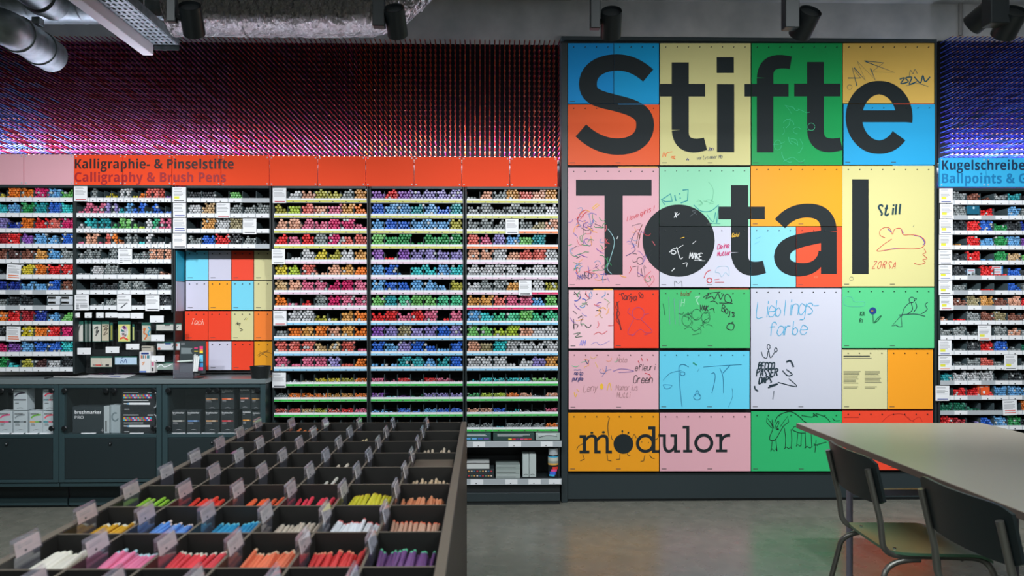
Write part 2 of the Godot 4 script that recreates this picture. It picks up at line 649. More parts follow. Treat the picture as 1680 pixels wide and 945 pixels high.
func materials() -> void:
	M.ink = mat(c8(34, 42, 44), 0.55, 0.0, 0.3)
	M.dim_ink = mat(c8(60, 62, 60), 0.6)
	M.black_metal = mat(c8(26, 30, 32), 0.45)
	M.frame = mat(c8(40, 52, 55), 0.5)
	M.dark = mat(c8(24, 30, 32), 0.6)
	M.foam = mat(c8(22, 22, 26), 0.85, 0.0, 0.2)
	M.shelf = mat(c8(30, 40, 42), 0.5)
	M.rail = mat(c8(176, 184, 188), 0.35)
	M.knob = mat(c8(20, 24, 26), 0.3)
	M.white = mat(c8(236, 240, 242), 0.5)
	M.chrome = mat(c8(190, 190, 188), 0.22, 1.0)
	M.glass = clear_mat(0.01)
	M.glass.metallic_specular = 0.3
	M.acrylic = clear_mat(0.06, Color(0.9, 0.92, 1.0))
	var conc := StandardMaterial3D.new()
	conc.albedo_texture = noise_tex(0.012, 512, c8(172, 177, 175), c8(208, 209, 205), 5, 3)
	conc.roughness = 0.85
	tri(conc, 0.45)
	M.concrete = conc
	var fl := StandardMaterial3D.new()
	fl.albedo_texture = noise_tex(0.02, 1024, c8(112, 114, 104), c8(132, 132, 121), 6, 5)
	fl.roughness_texture = noise_tex(0.03, 512, Color(0.23, 0.23, 0.23), Color(0.34, 0.34, 0.34), 4, 9)
	fl.roughness = 1.0
	fl.metallic_specular = 0.62
	tri(fl, 0.35)
	M.floor = fl
	var foil := StandardMaterial3D.new()
	foil.albedo_color = c8(134, 132, 128)
	foil.metallic = 0.95
	foil.roughness = 0.36
	foil.normal_enabled = true
	foil.normal_texture = noise_tex(0.018, 512, Color.BLACK, Color.WHITE, 5, 11, true, 22.0)
	foil.normal_scale = 2.0
	tri(foil, 2.2)
	M.foil = foil
	var galv := StandardMaterial3D.new()
	galv.albedo_texture = noise_tex(0.02, 256, c8(96, 106, 106), c8(150, 158, 156), 4, 13)
	galv.metallic = 0.85
	galv.roughness = 0.46
	tri(galv, 2.0)
	M.galvanised = galv

# ---------------------------------------------------------------- lamps
func spot_lamp(px_box: Array, head: Array, d: float, energy: float, aim: Vector3, label: String, half := 62.0) -> void:
	# px_box: x0, x1, y1 of the gear box; head: centre of the top rim, centre of the lower rim, width (pixels)
	var top := at((px_box[0] + px_box[1]) / 2.0, px_box[2], d)
	var wbox := (at(px_box[1], 20, d) - at(px_box[0], 20, d)).x
	var root := thing("track_spotlight", label, "spotlight", Vector3(top.x, 2.93, top.z), "track spotlights under the ceiling")
	var hbox := 2.93 - top.y
	part("gear_box", cbx(Vector3(wbox, hbox, wbox * 0.85), 0.003), M.lamp, root, Vector3(top.x, top.y + hbox / 2, top.z))
	# the head leans towards the wall
	var u := at(head[0], head[1], d - 0.02)
	var l := at(head[2], head[3], d + 0.07)
	var r := (at(head[0] + head[4] / 2.0, head[1], d) - at(head[0], head[1], d)).x
	var ax := (l - u).normalized()
	var st := begin(true)
	var side := ax.cross(Vector3.RIGHT).normalized()
	tube_to(st, [u - root.position, l - root.position], r, 24, false)
	tube_to(st, [l - root.position, u - root.position], r - 0.004, 24, false)
	var head_part := part("lamp_head", done(st), M.lamp, root, root.position)
	part("back_plate", tube([u + ax * 0.012 - root.position, u + ax * 0.02 - root.position], r - 0.003, 24), M.black_metal, root, root.position)
	part("lens", tube([l - ax * 0.03 - root.position, l - ax * 0.024 - root.position], r - 0.005, 24), M.glow, root, root.position)
	var mid := (u + l) / 2
	var s := signf(mid.x - top.x)
	part("swivel", tube([Vector3(top.x + s * wbox * 0.3, mid.y + 0.005, top.z) - root.position, Vector3(mid.x - s * r * 0.7, mid.y, mid.z) - root.position], 0.011, 12), M.black_metal, root, root.position)
	var sp := SpotLight3D.new()
	sp.name = "lamp_light"
	root.add_child(sp)
	sp.position = l + ax * 0.012 - root.position
	sp.look_at_from_position(l + ax * 0.012, aim, Vector3.UP)
	sp.position = l + ax * 0.012 - root.position
	sp.light_color = c8(250, 250, 255)
	sp.light_energy = energy
	sp.light_size = 0.04
	sp.spot_range = 30.0
	sp.spot_attenuation = 2.0
	sp.spot_angle = half
	sp.spot_angle_attenuation = 0.95
	sp.shadow_enabled = true

func fill_pendant(x: float, z: float, y: float, energy: float, where: String, along := 1.8) -> void:  # unseen lamp added only to lift the ambient light
	var root := thing("fill_lamp", "added unseen fill lamp over the shop floor, %s" % where, "lamp", Vector3(x, y, z), "added unseen fill lamps over the shop floor")
	part("housing", cbx(Vector3(along, 0.06, 0.14), 0.006), M.white, root, Vector3(x, y + 0.04, z))
	part("diffuser", bx(Vector3(along - 0.03, 0.008, 0.12)), M.glow, root, Vector3(x, y + 0.006, z))
	for s in [-1, 1]: part("hanger", tube([Vector3(s * along * 0.4, 0.07, 0), Vector3(s * along * 0.4, 3.74 - y, 0)], 0.002, 6), M.chrome, root, root.position)
	var a := AreaLight3D.new()
	a.name = "fill_light"
	root.add_child(a)
	a.area_size = Vector2(along - 0.03, 0.12)
	a.position = Vector3(0, -0.002, 0)
	a.rotation_degrees = Vector3(-90, 0, 0)
	a.light_color = c8(236, 246, 250)
	a.light_energy = energy
	a.set("area_range", 30.0)
	a.shadow_enabled = true

func lamps() -> void:
	M.lamp = mat(c8(24, 30, 33), 0.4)
	var g := StandardMaterial3D.new()
	g.albedo_color = Color(1, 1, 0.97)
	g.emission_enabled = true
	g.emission = Color(1, 0.97, 0.92)
	g.emission_energy_multiplier = 2.0
	M.glow = g
	var E := 2.7
	var d := 3.3
	spot_lamp([275, 290, 37], [311, 9, 319, 56, 36], d, E * 0.9, at(250, 590, 5.4), "black track spotlight in front of the left end of the foil duct", 53.0)
	spot_lamp([612, 632, 45], [646, 13, 653, 58, 34], d, E * 0.82, at(660, 590, 5.4), "black track spotlight in front of the bend of the foil duct", 53.0)
	spot_lamp([968, 984, 48], [1003, 18, 1002, 59, 34], d, E * 0.71, at(1060, 505, 5.4), "black track spotlight over the left half of the lettered poster wall")
	spot_lamp([1285, 1308, 48], [1330, 18, 1311, 58, 36], d, E * 0.71, at(1320, 505, 5.4), "black track spotlight leaning left over the right half of the lettered poster wall")
	spot_lamp([1618, 1648, 42], [1666, 18, 1645, 58, 38], d, E * 0.66, at(1640, 590, 5.4), "black track spotlight leaning left over the blue pencil board, right of its gear box")
	spot_lamp([1622, 1640, 20], [1628, 14, 1594, 42, 36], d + 0.25, E * 0.4, at(1500, 560, 5.4), "black track spotlight turned far left over the blue pencil board, half behind a gear box")
	spot_lamp([-72, -54, 40], [-36, 11, -32, 56, 36], d, E, at(20, 590, 5.4), "black track spotlight left of the ducts, beyond the left edge of the picture", 53.0)
	spot_lamp([1800, 1822, 42], [1842, 14, 1826, 58, 36], d, E * 0.8, at(1800, 590, 5.4), "black track spotlight beyond the right edge of the picture")
	var track := thing("lighting_track", "black lighting track carrying the spotlights under the ceiling", "track", Vector3(0.2, 2.93, -d))
	part("rail", cbx(Vector3(8.6, 0.035, 0.036), 0.003), M.black_metal, track, Vector3(0.2, 2.95, -d))
	for x in [-3.2, -1.2, 0.9, 3.0]: part("drop_rod", tube([Vector3(x - 0.2, 0.03, 0), Vector3(x - 0.2, 0.81, 0)], 0.006, 8), M.black_metal, track, track.position)
	fill_pendant(-2.0, -1.6, 3.2, 4.6, "nearest the pencil display on the left")
	fill_pendant(1.6, -1.6, 3.2, 4.6, "above the work table")
	fill_pendant(-1.0, 1.2, 3.2, 5.4, "rear left one")
	fill_pendant(2.4, 1.2, 3.2, 5.4, "rear right one")

func room() -> void:
	struct("floor", bx(Vector3(11.4, 0.2, 10.6)), M.floor, Vector3(0.2, -0.1, -0.95))
	struct("ceiling", bx(Vector3(11.4, 0.2, 10.6)), M.concrete, Vector3(0.2, 3.84, -0.95))
	struct("wall_back", bx(Vector3(11.4, 3.74, 0.2)), M.concrete, Vector3(0.2, 1.87, -5.95))
	var w := mat(c8(120, 122, 120), 0.8)
	struct("wall_left", bx(Vector3(0.2, 3.74, 9.6)), w, Vector3(-5.0, 1.87, -1.05))
	struct("wall_right", bx(Vector3(0.2, 3.74, 9.6)), w, Vector3(5.4, 1.87, -1.05))
	struct("wall_front", bx(Vector3(11.4, 3.74, 0.2)), w, Vector3(0.2, 1.87, 3.85))
	# the shallow joint in the concrete above the posters and the conduit at the right
	var j := at(1198, 0, 5.846)
	var c := part("conduit", tube([Vector3(0, 0, 0), Vector3(0, 3.74 - at(1576, 58, 5.83).y, 0)], 0.014, 10), mat(c8(150, 150, 146), 0.6), self, at(1576, 58, 5.83))
	tag(c, "thin grey conduit running down the concrete above the blue pencil board", "conduit")

# ---------------------------------------------------------------- pieces under the ceiling
func ceiling_services() -> void:
	# foil-wrapped duct: level, then bending up to the right
	var d := 5.15
	var pts := []
	for p in [[282, 9], [340, 9], [420, 10], [500, 10], [570, 10], [610, 8], [632, 0], [650, -14], [672, -36], [700, -64]]: pts.append(at(p[0], p[1], d))
	var root := thing("foil_duct", "silver foil-wrapped ventilation duct bending up above the dark red pencil board", "duct", pts[4])
	var loc := []
	for p in pts: loc.append(p - root.position)
	var st := begin(true)
	var sub := smooth3(loc, 8)
	var rad := []
	for i in sub.size(): rad.append(0.2 + rng.randf_range(-0.004, 0.004))
	tube_to(st, sub, rad, 40)
	part("foil_wrap", done(st), M.foil, root, root.position)
	for i in [6, 14, 22, 30, 38, 48, 58]:
		part("tape_band", tube([sub[i], sub[i] + (sub[i + 1] - sub[i]).normalized() * 0.02], 0.206, 40, false), M.foil, root, root.position)
	# bare spiral duct behind the beam
	var sp := thing("spiral_duct", "bare galvanised spiral duct running behind the white beam", "duct", at(120, -5, d))
	var a := at(-90, -6, d) - sp.position
	var b := at(278, -6, d) - sp.position
	part("pipe", tube([a, b], 0.175, 36), M.galvanised, sp, sp.position)
	for k in 9:
		var q := a.lerp(b, (k + 0.5) / 9.0)
		part("seam_ring", tube([q, q + Vector3(0.012, 0, 0)], 0.179, 36, false), M.galvanised, sp, sp.position)
	# the elbow pipe that runs back towards the pencil board
	var el := thing("elbow_duct", "galvanised round duct with an elbow ending before the pencil board", "duct", at(60, 70, 4.9))
	var path := []
	for p in [[84, 92, 5.1], [66, 80, 4.95], [46, 66, 4.8], [30, 57, 4.68], [12, 47, 4.58], [-10, 40, 4.54], [-40, 36, 4.52], [-90, 34, 4.52]]: path.append(at(p[0], p[1], p[2]) - el.position)
	part("pipe", tube(smooth3(path, 6), 0.105, 32), M.galvanised, el, el.position)
	for i in [1, 3]:
		var t: Vector3 = (path[i] - path[i - 1]).normalized()
		part("collar", tube([path[i] - t * 0.02, path[i] + t * 0.02], 0.112, 32), M.galvanised, el, el.position)
	var up := thing("straight_duct", "galvanised round duct with a wide clamp in the top left corner", "duct", at(70, 15, 4.8))
	var s0 := at(88, 8, 4.93) - up.position
	var s1 := s0 + Vector3(-0.02, 0.0, 1.1)
	part("pipe", tube([s0, s1], 0.1, 32), M.galvanised, up, up.position)
	for k in [0.1, 0.34]: part("clamp_ring", tube([s0.lerp(s1, k), s0.lerp(s1, k + 0.05)], 0.115, 32), M.galvanised, up, up.position)
	part("clamp_bolt", cbx(Vector3(0.05, 0.05, 0.06), 0.004), M.galvanised, up, at(62, 36, 4.9))
	# white beam and the cable tray beside it
	var paint := mat(c8(172, 169, 166), 0.6)
	var e0 := at(234, 91, 5.3)
	var e1 := at(252, 91, 5.3)
	var beam_w := e1.x - e0.x
	var len := 2.6
	var bm := thing("steel_beam", "white painted box beam reaching from the top left to the wall", "beam", Vector3((e0.x + e1.x) / 2, e0.y, e0.z))
	part("box_section", cbx(Vector3(beam_w, 0.12, len), 0.004), paint, bm, bm.position + Vector3(0, 0.06, len / 2))
	for k in 4: part("drop_rod", tube([Vector3(0, 0.12, 0.3 + k * 0.65), Vector3(0, 3.74 - e0.y, 0.3 + k * 0.65)], 0.006, 8), M.chrome, bm, bm.position)
	var t0 := at(253, 74, 5.28)
	var t1 := at(294, 74, 5.28)
	var tw := t1.x - t0.x
	var tray := thing("cable_tray", "perforated galvanised cable tray beside the white beam", "cable tray", Vector3((t0.x + t1.x) / 2, t0.y, t0.z))
	var bars := begin()
	for k in 5: box_to(bars, Vector3(-tw / 2 + tw * (k + 0.5) / 5, 0, 1.3), Vector3(tw * 0.1, 0.003, 2.6))
	for k in 44: box_to(bars, Vector3(0, 0.0004, 0.02 + k * 0.0595), Vector3(tw, 0.0026, 0.026))
	var base := part("slotted_base", done(bars), M.galvanised, tray, tray.position)
	for s in [-1, 1]: part("side_rail", bx(Vector3(0.003, 0.06, 2.6)), M.galvanised, tray, tray.position + Vector3(s * tw / 2, 0.03, 1.3))
	part("end_plate", bx(Vector3(tw, 0.045, 0.003)), M.galvanised, tray, tray.position + Vector3(0, -0.012, 0))
	for k in 4:
		var z := 0.35 + k * 0.65
		part("drop_rod", tube([Vector3(0, 0.0, z), Vector3(0, 3.74 - t0.y, z)], 0.005, 8), M.chrome, tray, tray.position)

# ---------------------------------------------------------------- the wall of posters
func slab(n: String, root: Node3D, x0: float, y0: float, x1: float, y1: float, d: float, thick: float, m: Material, c := 0.002) -> MeshInstance3D:
	var a := at(x0, y0, d)
	var b := at(x1, y1, d)
	# the whole slab stands square to the wall
	var s := Vector3(b.x - a.x, a.y - b.y, thick)
	return part(n, cbx(s, c), m, root, Vector3((a.x + b.x) / 2, (a.y + b.y) / 2, -d - thick / 2))

func poster_wall() -> void:
	var w := thing("poster_board", "large dark framed board on which the lettered posters hang", "board", at(1232, 820, 5.40))
	var floor_y := 0.0
	var a := at(921, 59, 5.36)
	var b := at(1537.5, 59, 5.375)
	var back := cbx(Vector3(b.x - a.x, a.y, 0.1), 0.002)
	part("back_board", back, M.dark, w, Vector3((a.x + b.x) / 2, a.y / 2, -5.45))
	slab("frame_rail", w, 921, 59, 1537.5, 70, 5.365, 0.04, M.frame)
	for q in [[921, 931], [1535, 1537.5]]:
		var p := at(q[0], 70, 5.37)
		var p2 := at(q[1], 70, 5.37)
		part("frame_post", cbx(Vector3(p2.x - p.x, p.y, 0.05), 0.002), M.frame, w, Vector3((p.x + p2.x) / 2, p.y / 2, -5.396))
	var k := at(1232, 775, 5.39)
	part("base_board", cbx(Vector3(b.x - a.x - 0.08, k.y - 0.02, 0.012), 0.002), M.frame, w, Vector3((a.x + b.x) / 2, (k.y - 0.02) / 2 + 0.02, -5.393))

	var big := big_letters()
	var slabl := slab_letters()
	var Y := c8(216, 212, 146)
	var blk := mat(c8(22, 30, 34), 0.5)
	var red := mat(c8(205, 50, 60), 0.6)
	var wht := mat(c8(225, 230, 232), 0.5)
	var teal := mat(c8(20, 150, 150), 0.5)
	var navy := mat(c8(35, 45, 110), 0.5)
	var mag := mat(c8(200, 60, 120), 0.6)
	var lg := mat(c8(90, 100, 104), 0.6)
	var cy := mat(c8(60, 170, 210), 0.6)
	var org := mat(c8(240, 110, 40), 0.6)
	var yel := mat(c8(240, 190, 50), 0.6)
	var grn := mat(c8(60, 190, 120), 0.6)
	var dgrn := mat(c8(20, 95, 60), 0.6)
	var many := [c8(205, 50, 60), c8(60, 90, 190), c8(30, 35, 45), c8(110, 70, 170), c8(40, 150, 90), c8(240, 170, 40), c8(220, 100, 110), c8(60, 150, 200)]

	# row 1 and 2: «Stifte»
	poster("bright blue half poster in the top left corner with the left of the S", 932, 71, 1006.5, 170, c8(20, 150, 220), 0.004, big, [])
	poster("bright blue half poster with the upper right end of the S", 1007.5, 71, 1081, 170, c8(20, 160, 218), 0.004, big, [])
	poster("orange poster with the lower bowl of the S and no writing", 932, 171.5, 1081.5, 271, c8(238, 92, 34), 0.006, big, [], c8(40, 150, 215))
	poster("tall pale yellow poster with the letters t and i and small scribbles at its foot", 1083, 71, 1231.5, 271, Y, 0.008, big, [
		[org, line([1087, 258, 1089, 250, 1092, 257, 1094, 251, 1103, 249], 1.0) + line([1102, 256, 1108, 261, 1101, 258, 1108, 256], 0.9)],
		[navy, hand("Jan", 1161, 247, 6, 0.8) + line([1126, 263, 1128, 260, 1129, 263, 1130, 261], 1.2)],
		[lg, hand("vertys meer Mo", 1143, 262, 6, 0.6, -0.06)]])
	poster("tall green poster with the letters f and t and faint white scribbles", 1233, 71, 1382, 271, c8(26, 158, 84), 0.008, big, [
		[mat(c8(70, 200, 150), 0.6), doodles(Rect2(1282, 175, 34, 75), 14, [Color.WHITE], 6.0, 0.5)[0][1] + line([1285, 265, 1300, 258, 1312, 266, 1320, 262], 0.5) + loop(1331, 208, 6, 6, 0.5) + loop(1276, 238, 6, 8, 0.5)]])
	poster("ochre poster with two marker tags above the top of the letter e", 1383, 71, 1532.5, 169.5, c8(222, 184, 92), 0.004, big, [
		[mat(c8(14, 78, 98), 0.5), line([1391, 128, 1412, 128, 1398, 111, 1406, 141], 1.6, false) + line([1401, 111, 1420, 132, 1406, 100, 1436, 131, 1428, 112], 1.8, false) + line([1418, 100, 1450, 103, 1430, 118, 1468, 119, 1420, 101], 1.5, false)
			+ line([1476, 130, 1484, 128, 1478, 137, 1490, 134, 1486, 128, 1496, 127, 1492, 138, 1504, 134], 2.0) + line([1500, 126, 1510, 136, 1514, 124, 1518, 134, 1526, 126], 2.0) + line([1486, 141, 1505, 137, 1523, 142], 0.8) + line([1492, 124, 1494, 115, 1498, 121, 1501, 114, 1505, 121], 0.8) + loop(1394, 143, 4, 4, 0.6)]])
	poster("sky blue poster with the lower half of the letter e", 1384, 171, 1533.5, 270, c8(45, 165, 218), 0.006, big, [], c8(205, 70, 50))
	# row 3 and 4: «Total»
	var pink_d := doodles(Rect2(938, 345, 60, 115), 80, many, 4.2, 0.75)
	pink_d.append_array(doodles(Rect2(1026, 370, 45, 90), 22, many, 4.2, 0.7))
	pink_d.append_array([[red, hand("I love girls !", 1027, 364, 8, 0.8, -0.42) + line([948, 358, 954, 348, 962, 344], 1.2) + line([952, 360, 958, 351, 964, 347], 1.2)],
		[yel, line([971, 342, 980, 334], 1.3) + line([973, 344, 983, 336], 1.3)],
		[blk, loop(1050, 428, 5, 6, 0.9) + line([1047, 436, 1046, 452, 1051, 452, 1052, 440, 1054, 453, 1058, 452, 1056, 437], 0.6) + line([1044, 437, 1037, 438], 0.6) + line([1057, 435, 1060, 440], 0.6) + line([957, 384, 957, 366], 0.6) + line([969, 384, 970, 366], 0.6) + line([954, 374, 963, 378, 972, 374], 0.8)],
		[red, line([1065, 470, 1057, 458, 1062, 452, 1066, 457, 1071, 452, 1073, 460, 1065, 470], 0.6)],
		[navy, hand("AMAHL", 946, 460, 9, 0.7, -0.2) + line([1044, 378, 1036, 395, 1042, 410, 1027, 420], 1.0)],
		[mat(c8(130, 175, 180), 0.5), line([997, 375, 1008, 395, 1001, 425, 996, 440, 1004, 450], 1.2)], [wht, line([1012, 392, 1014, 387], 1.0)],
		[mat(c8(110, 65, 40), 0.6), line([1044, 400, 1048, 382, 1054, 368], 1.1) + line([1047, 406, 1049, 390, 1053, 378], 1.0)]])
	poster("tall pink poster with the letter T, crowded with coloured doodles", 932, 275, 1081, 471, c8(226, 172, 182), 0.01, big, pink_d, c8(240, 180, 50))
	poster("mint green poster with a teal smile tag above the filled letter o", 1082, 274, 1230.5, 371, c8(148, 222, 182), 0.006, big, [
		[teal, line([1085, 328, 1100, 318, 1103, 330, 1092, 331, 1085, 328, 1091, 336], 2.0, false) + line([1107, 320, 1109, 330], 2.0) + line([1114, 318, 1116, 318], 2.0) + line([1115, 325, 1117, 325], 2.0) + line([1120, 312, 1129, 311, 1128, 329, 1117, 333], 2.0, false)
			+ line([1138, 336, 1150, 346, 1166, 346, 1179, 336], 1.3) + line([1160, 352, 1170, 364, 1174, 348, 1176, 366, 1179, 338], 1.0) + line([1165, 366, 1182, 367], 0.9)],
		[mat(c8(110, 190, 150), 0.6), doodles(Rect2(1145, 325, 30, 14), 6, [Color.WHITE], 4.0, 0.5)[0][1] + line([1162, 298, 1170, 310, 1169, 328], 0.5)],
		[wht, hand("X", 1106, 357, 9, 1.4) + line([1111, 353, 1115, 350], 1.2)], [lg, line([1132, 355, 1142, 347, 1136, 346, 1143, 352], 0.7)]])
	poster("white poster with the lower half of the filled o and a drawn face", 1082, 372, 1230.5, 471, c8(212, 214, 228), 0.01, big, [
		[wht, line([1098, 414, 1105, 408, 1113, 407], 1.0) + loop(1105, 414, 4, 3, 1.4) + line([1110, 405, 1116, 424, 1120, 422], 1.2) + line([1114, 406, 1121, 402], 0.8) + hand("MAKE", 1131, 424, 10, 1.3, 0.1) + line([1139, 427, 1157, 428], 0.8) + line([1136, 400, 1142, 395], 0.8) + line([1120, 433, 1127, 431, 1126, 438], 0.9) + line([1102, 445, 1107, 440], 1.3)],
		[yel, line([1116, 391, 1123, 389], 0.9) + hand("Gold", 1201, 389, 6, 0.9, -0.1)], [mag, hand("Deine", 1177, 409, 8, 1.3, -0.15) + hand("Mutter", 1177, 420, 7, 1.2, -0.1)],
		[red, line([1155, 456, 1159, 447, 1166, 443], 1.2) + loop(1164, 460, 4, 4, 1.4) + line([1172, 459, 1180, 458], 0.8) + line([1173, 463, 1188, 463], 0.8)],
		[mat(c8(150, 200, 220), 0.6), line([1173, 447, 1178, 438, 1194, 438, 1196, 452, 1190, 447, 1184, 454, 1180, 448, 1173, 447], 0.6)],
		[lg, line([1107, 470, 1107, 461, 1113, 465, 1118, 461, 1119, 470], 0.7)]])
	poster("orange poster with the upper arch of the letter a", 1232, 272, 1381.5, 371, c8(246, 164, 34), 0.006, big, [])
	poster("light cyan half poster with the left bowl of the letter a", 1232, 372, 1305.5, 471, c8(138, 216, 236), 0.01, big, [[mat(c8(110, 190, 215), 0.6), line([1240, 392, 1248, 388], 0.5) + line([1238, 400, 1246, 396], 0.5)]])
	poster("red orange half poster with the stem of the letter a", 1306.5, 372, 1381.5, 471, c8(240, 84, 52), 0.01, big, [[mat(c8(250, 130, 90), 0.6), hand("lola", 1335, 456, 4, 0.5)]])
	poster("tall pale yellow poster with the letter l and a purple cloud drawing", 1382, 272, 1532.5, 470, Y, 0.012, big, [
		[mat(c8(20, 62, 74), 0.5), hand("Still", 1440, 354, 17, 3.0, -0.07, 0.1, 1.5)],
		[red, line([1452, 390, 1444, 386, 1444, 378, 1452, 373, 1460, 375, 1464, 384, 1468, 376, 1478, 375, 1482, 385, 1495, 385, 1510, 388, 1518, 396, 1514, 405, 1500, 408, 1470, 408, 1440, 412, 1446, 404, 1463, 392], 0.9)
			+ line([1516, 408, 1519, 414, 1514, 417, 1521, 424, 1514, 426, 1518, 431, 1508, 434, 1500, 432], 0.9) + hand("ZORSA", 1431, 440, 11, 0.9, 0.02, 0.3, 1.8)],
		[mat(c8(90, 60, 170), 0.6), line([1500, 386, 1511, 389, 1517, 398, 1514, 402], 1.2) + line([1450, 411, 1466, 408, 1476, 408], 1.2) + line([1456, 375, 1463, 381], 1.2) + line([1478, 375, 1482, 383], 1.2)],
		[lg, line([1498, 372, 1500, 369], 0.6) + loop(1397, 457, 3, 3, 0.5)]], c8(70, 150, 190))
	# row 5
	poster("pale pink half poster dotted with many small coloured doodles", 933, 476, 1006.5, 571.5, c8(236, 196, 204), 0.018, [], doodles(Rect2(938, 484, 60, 55), 34, many + [c8(120, 180, 90), c8(170, 150, 90)], 3.5, 0.9) + [[blk, line([941, 523, 942, 540, 941, 533, 948, 533, 946, 539], 1.0)], [mat(c8(130, 130, 215), 0.6), hand("AM", 951, 567, 9, 0.9) + line([970, 565, 978, 561, 985, 566, 1000, 559], 0.6)], [dgrn, line([941, 548, 952, 546, 944, 553, 955, 552], 1.0)], [red, line([974, 549, 982, 545, 988, 548, 996, 543], 0.9)]], c8(240, 180, 60))
	poster("red half poster with a dark marker tag and a purple stick figure", 1007.5, 476, 1080.5, 571, c8(240, 66, 38), 0.018, [], [
		[mat(c8(110, 20, 24), 0.6), hand("Sanya", 1018, 491, 10, 1.4, 0.08) + hand("So", 1047, 488, 8, 1.2, 0.1) + line([1012, 495, 1014, 506, 1012, 516, 1016, 528, 1019, 541], 2.2) + line([1016, 494, 1010, 504, 1017, 514, 1011, 524, 1018, 534], 0.9)],
		[mat(c8(190, 60, 100), 0.6), loop(1047, 514, 10, 10, 1.2) + line([1040, 523, 1030, 545, 1038, 549, 1050, 540, 1060, 546, 1070, 543, 1052, 524], 0.9) + line([1037, 518, 1030, 512, 1033, 505], 0.9) + line([1057, 516, 1065, 514], 1.0) + line([1036, 551, 1042, 548], 1.4) + line([1057, 549, 1063, 548], 1.4)]])
	poster("green poster with three drawn faces and black marker tags", 1083, 475, 1230, 571, c8(74, 192, 116), 0.018, [], [
		[blk, line([1154, 488, 1163, 482, 1158, 490, 1168, 486, 1172, 491, 1178, 481, 1182, 491, 1187, 482], 1.3) + line([1160, 481, 1182, 479], 1.0) + line([1165, 495, 1172, 494, 1178, 499], 1.0) + line([1180, 497, 1200, 496, 1196, 484, 1190, 484, 1190, 494, 1202, 498], 1.2) + hand("VAK", 1148, 509, 9, 1.4, 0.1) + line([1164, 508, 1170, 506, 1172, 513], 1.1)
			+ hand("Bojs", 1184, 510, 10, 1.3, 0.5) + line([1195, 530, 1204, 532, 1202, 541, 1193, 539, 1194, 533, 1203, 528], 1.2)],
		[dgrn, loop(1127, 525, 8, 10, 0.8) + loop(1143, 516, 8, 9, 0.8) + loop(1158, 521, 7, 9, 0.8) + line([1123, 540, 1132, 536, 1140, 543, 1150, 537], 0.8) + doodles(Rect2(1121, 510, 42, 28), 20, [Color.WHITE], 3.0, 0.6)[0][1] + line([1088, 498, 1090, 510, 1091, 517], 1.0) + line([1136, 549, 1148, 547], 0.6)],
		[mat(c8(120, 75, 40), 0.6), hand("buluf", 1117, 485, 7, 0.8)], [mat(c8(110, 160, 160), 0.6), line([1097, 487, 1099, 532], 0.9) + line([1106, 490, 1108, 532], 0.9) + line([1114, 492, 1116, 534], 0.9)],
		[mat(c8(150, 220, 180), 0.6), hand("H", 1117, 503, 12, 1.0, -0.1) + line([1140, 488, 1148, 486, 1143, 492, 1146, 500], 1.6)]], c8(200, 70, 50))
	poster("tall white poster with the handwritten word Lieblingsfarbe and a dark marker tag", 1232, 473, 1380.5, 671, c8(205, 209, 222), 0.016, [], [
		[cy, hand("Lieblings-", 1241, 521, 26, 1.1, -0.07, 0.1, 1.15, 0.6) + hand("farbe", 1262, 551, 22, 1.1, -0.05, 0.1, 1.2, 0.72)],
		[mat(c8(24, 48, 58), 0.5), line([1249, 577, 1252, 585, 1258, 587, 1261, 574, 1264, 587, 1272, 576], 1.2) + loop(1261, 569, 2.4, 4, 1.2) + loop(1273, 574, 2.2, 3.4, 1.2) + hand("BECCO", 1244, 605, 10, 2.0, 0.0) + hand("PASSER", 1241, 617, 11, 2.0, -0.02) + hand("DAPS", 1245, 629, 10, 2.2, -0.05)
			+ line([1260, 636, 1276, 630, 1262, 633], 2.2) + line([1276, 627, 1307, 634, 1294, 621], 1.2) + line([1284, 608, 1292, 616, 1300, 614, 1290, 606], 1.5) + line([1290, 594, 1297, 592, 1302, 602], 2.6) + line([1238, 633, 1239, 638, 1244, 642], 2.2) + line([1270, 641, 1268, 655], 0.9)]], c8(40, 50, 70))
	poster("green poster with a bird on a branch and a blue flower", 1382, 472, 1532.5, 571, c8(90, 202, 136), 0.018, [], [
		[mat(c8(36, 40, 66), 0.5), loop(1496, 492, 4.5, 4.5, 1.0) + line([1500, 491, 1504, 490, 1500, 494], 0.8) + line([1493, 496, 1484, 505, 1480, 517, 1478, 520], 1.0) + line([1495, 497, 1497, 508, 1489, 515], 1.2) + line([1502, 496, 1504, 504, 1499, 512], 1.1) + line([1475, 517, 1500, 515, 1518, 519], 1.1) + line([1511, 515, 1521, 508, 1518, 500, 1522, 496], 1.0) + line([1478, 518, 1463, 535, 1470, 533, 1474, 536, 1480, 536, 1478, 518], 1.0, false)],
		[dgrn, hand("KA", 1411, 518, 7, 1.3) + hand("RI", 1410, 529, 6, 1.3) + line([1432, 516, 1433, 530], 1.2) + line([1434, 530, 1440, 522, 1446, 518, 1440, 526, 1434, 530], 1.4)],
		[mat(c8(28, 60, 130), 0.5), disc(Vector2(1432, 510), 6, 6, 12)], [yel, disc(Vector2(1431, 510), 2, 2, 8)],
		[mat(c8(90, 190, 170), 0.6), line([1384, 490, 1390, 486, 1398, 488, 1402, 495, 1418, 495, 1416, 502, 1400, 503, 1386, 500, 1384, 490], 0.7)]])
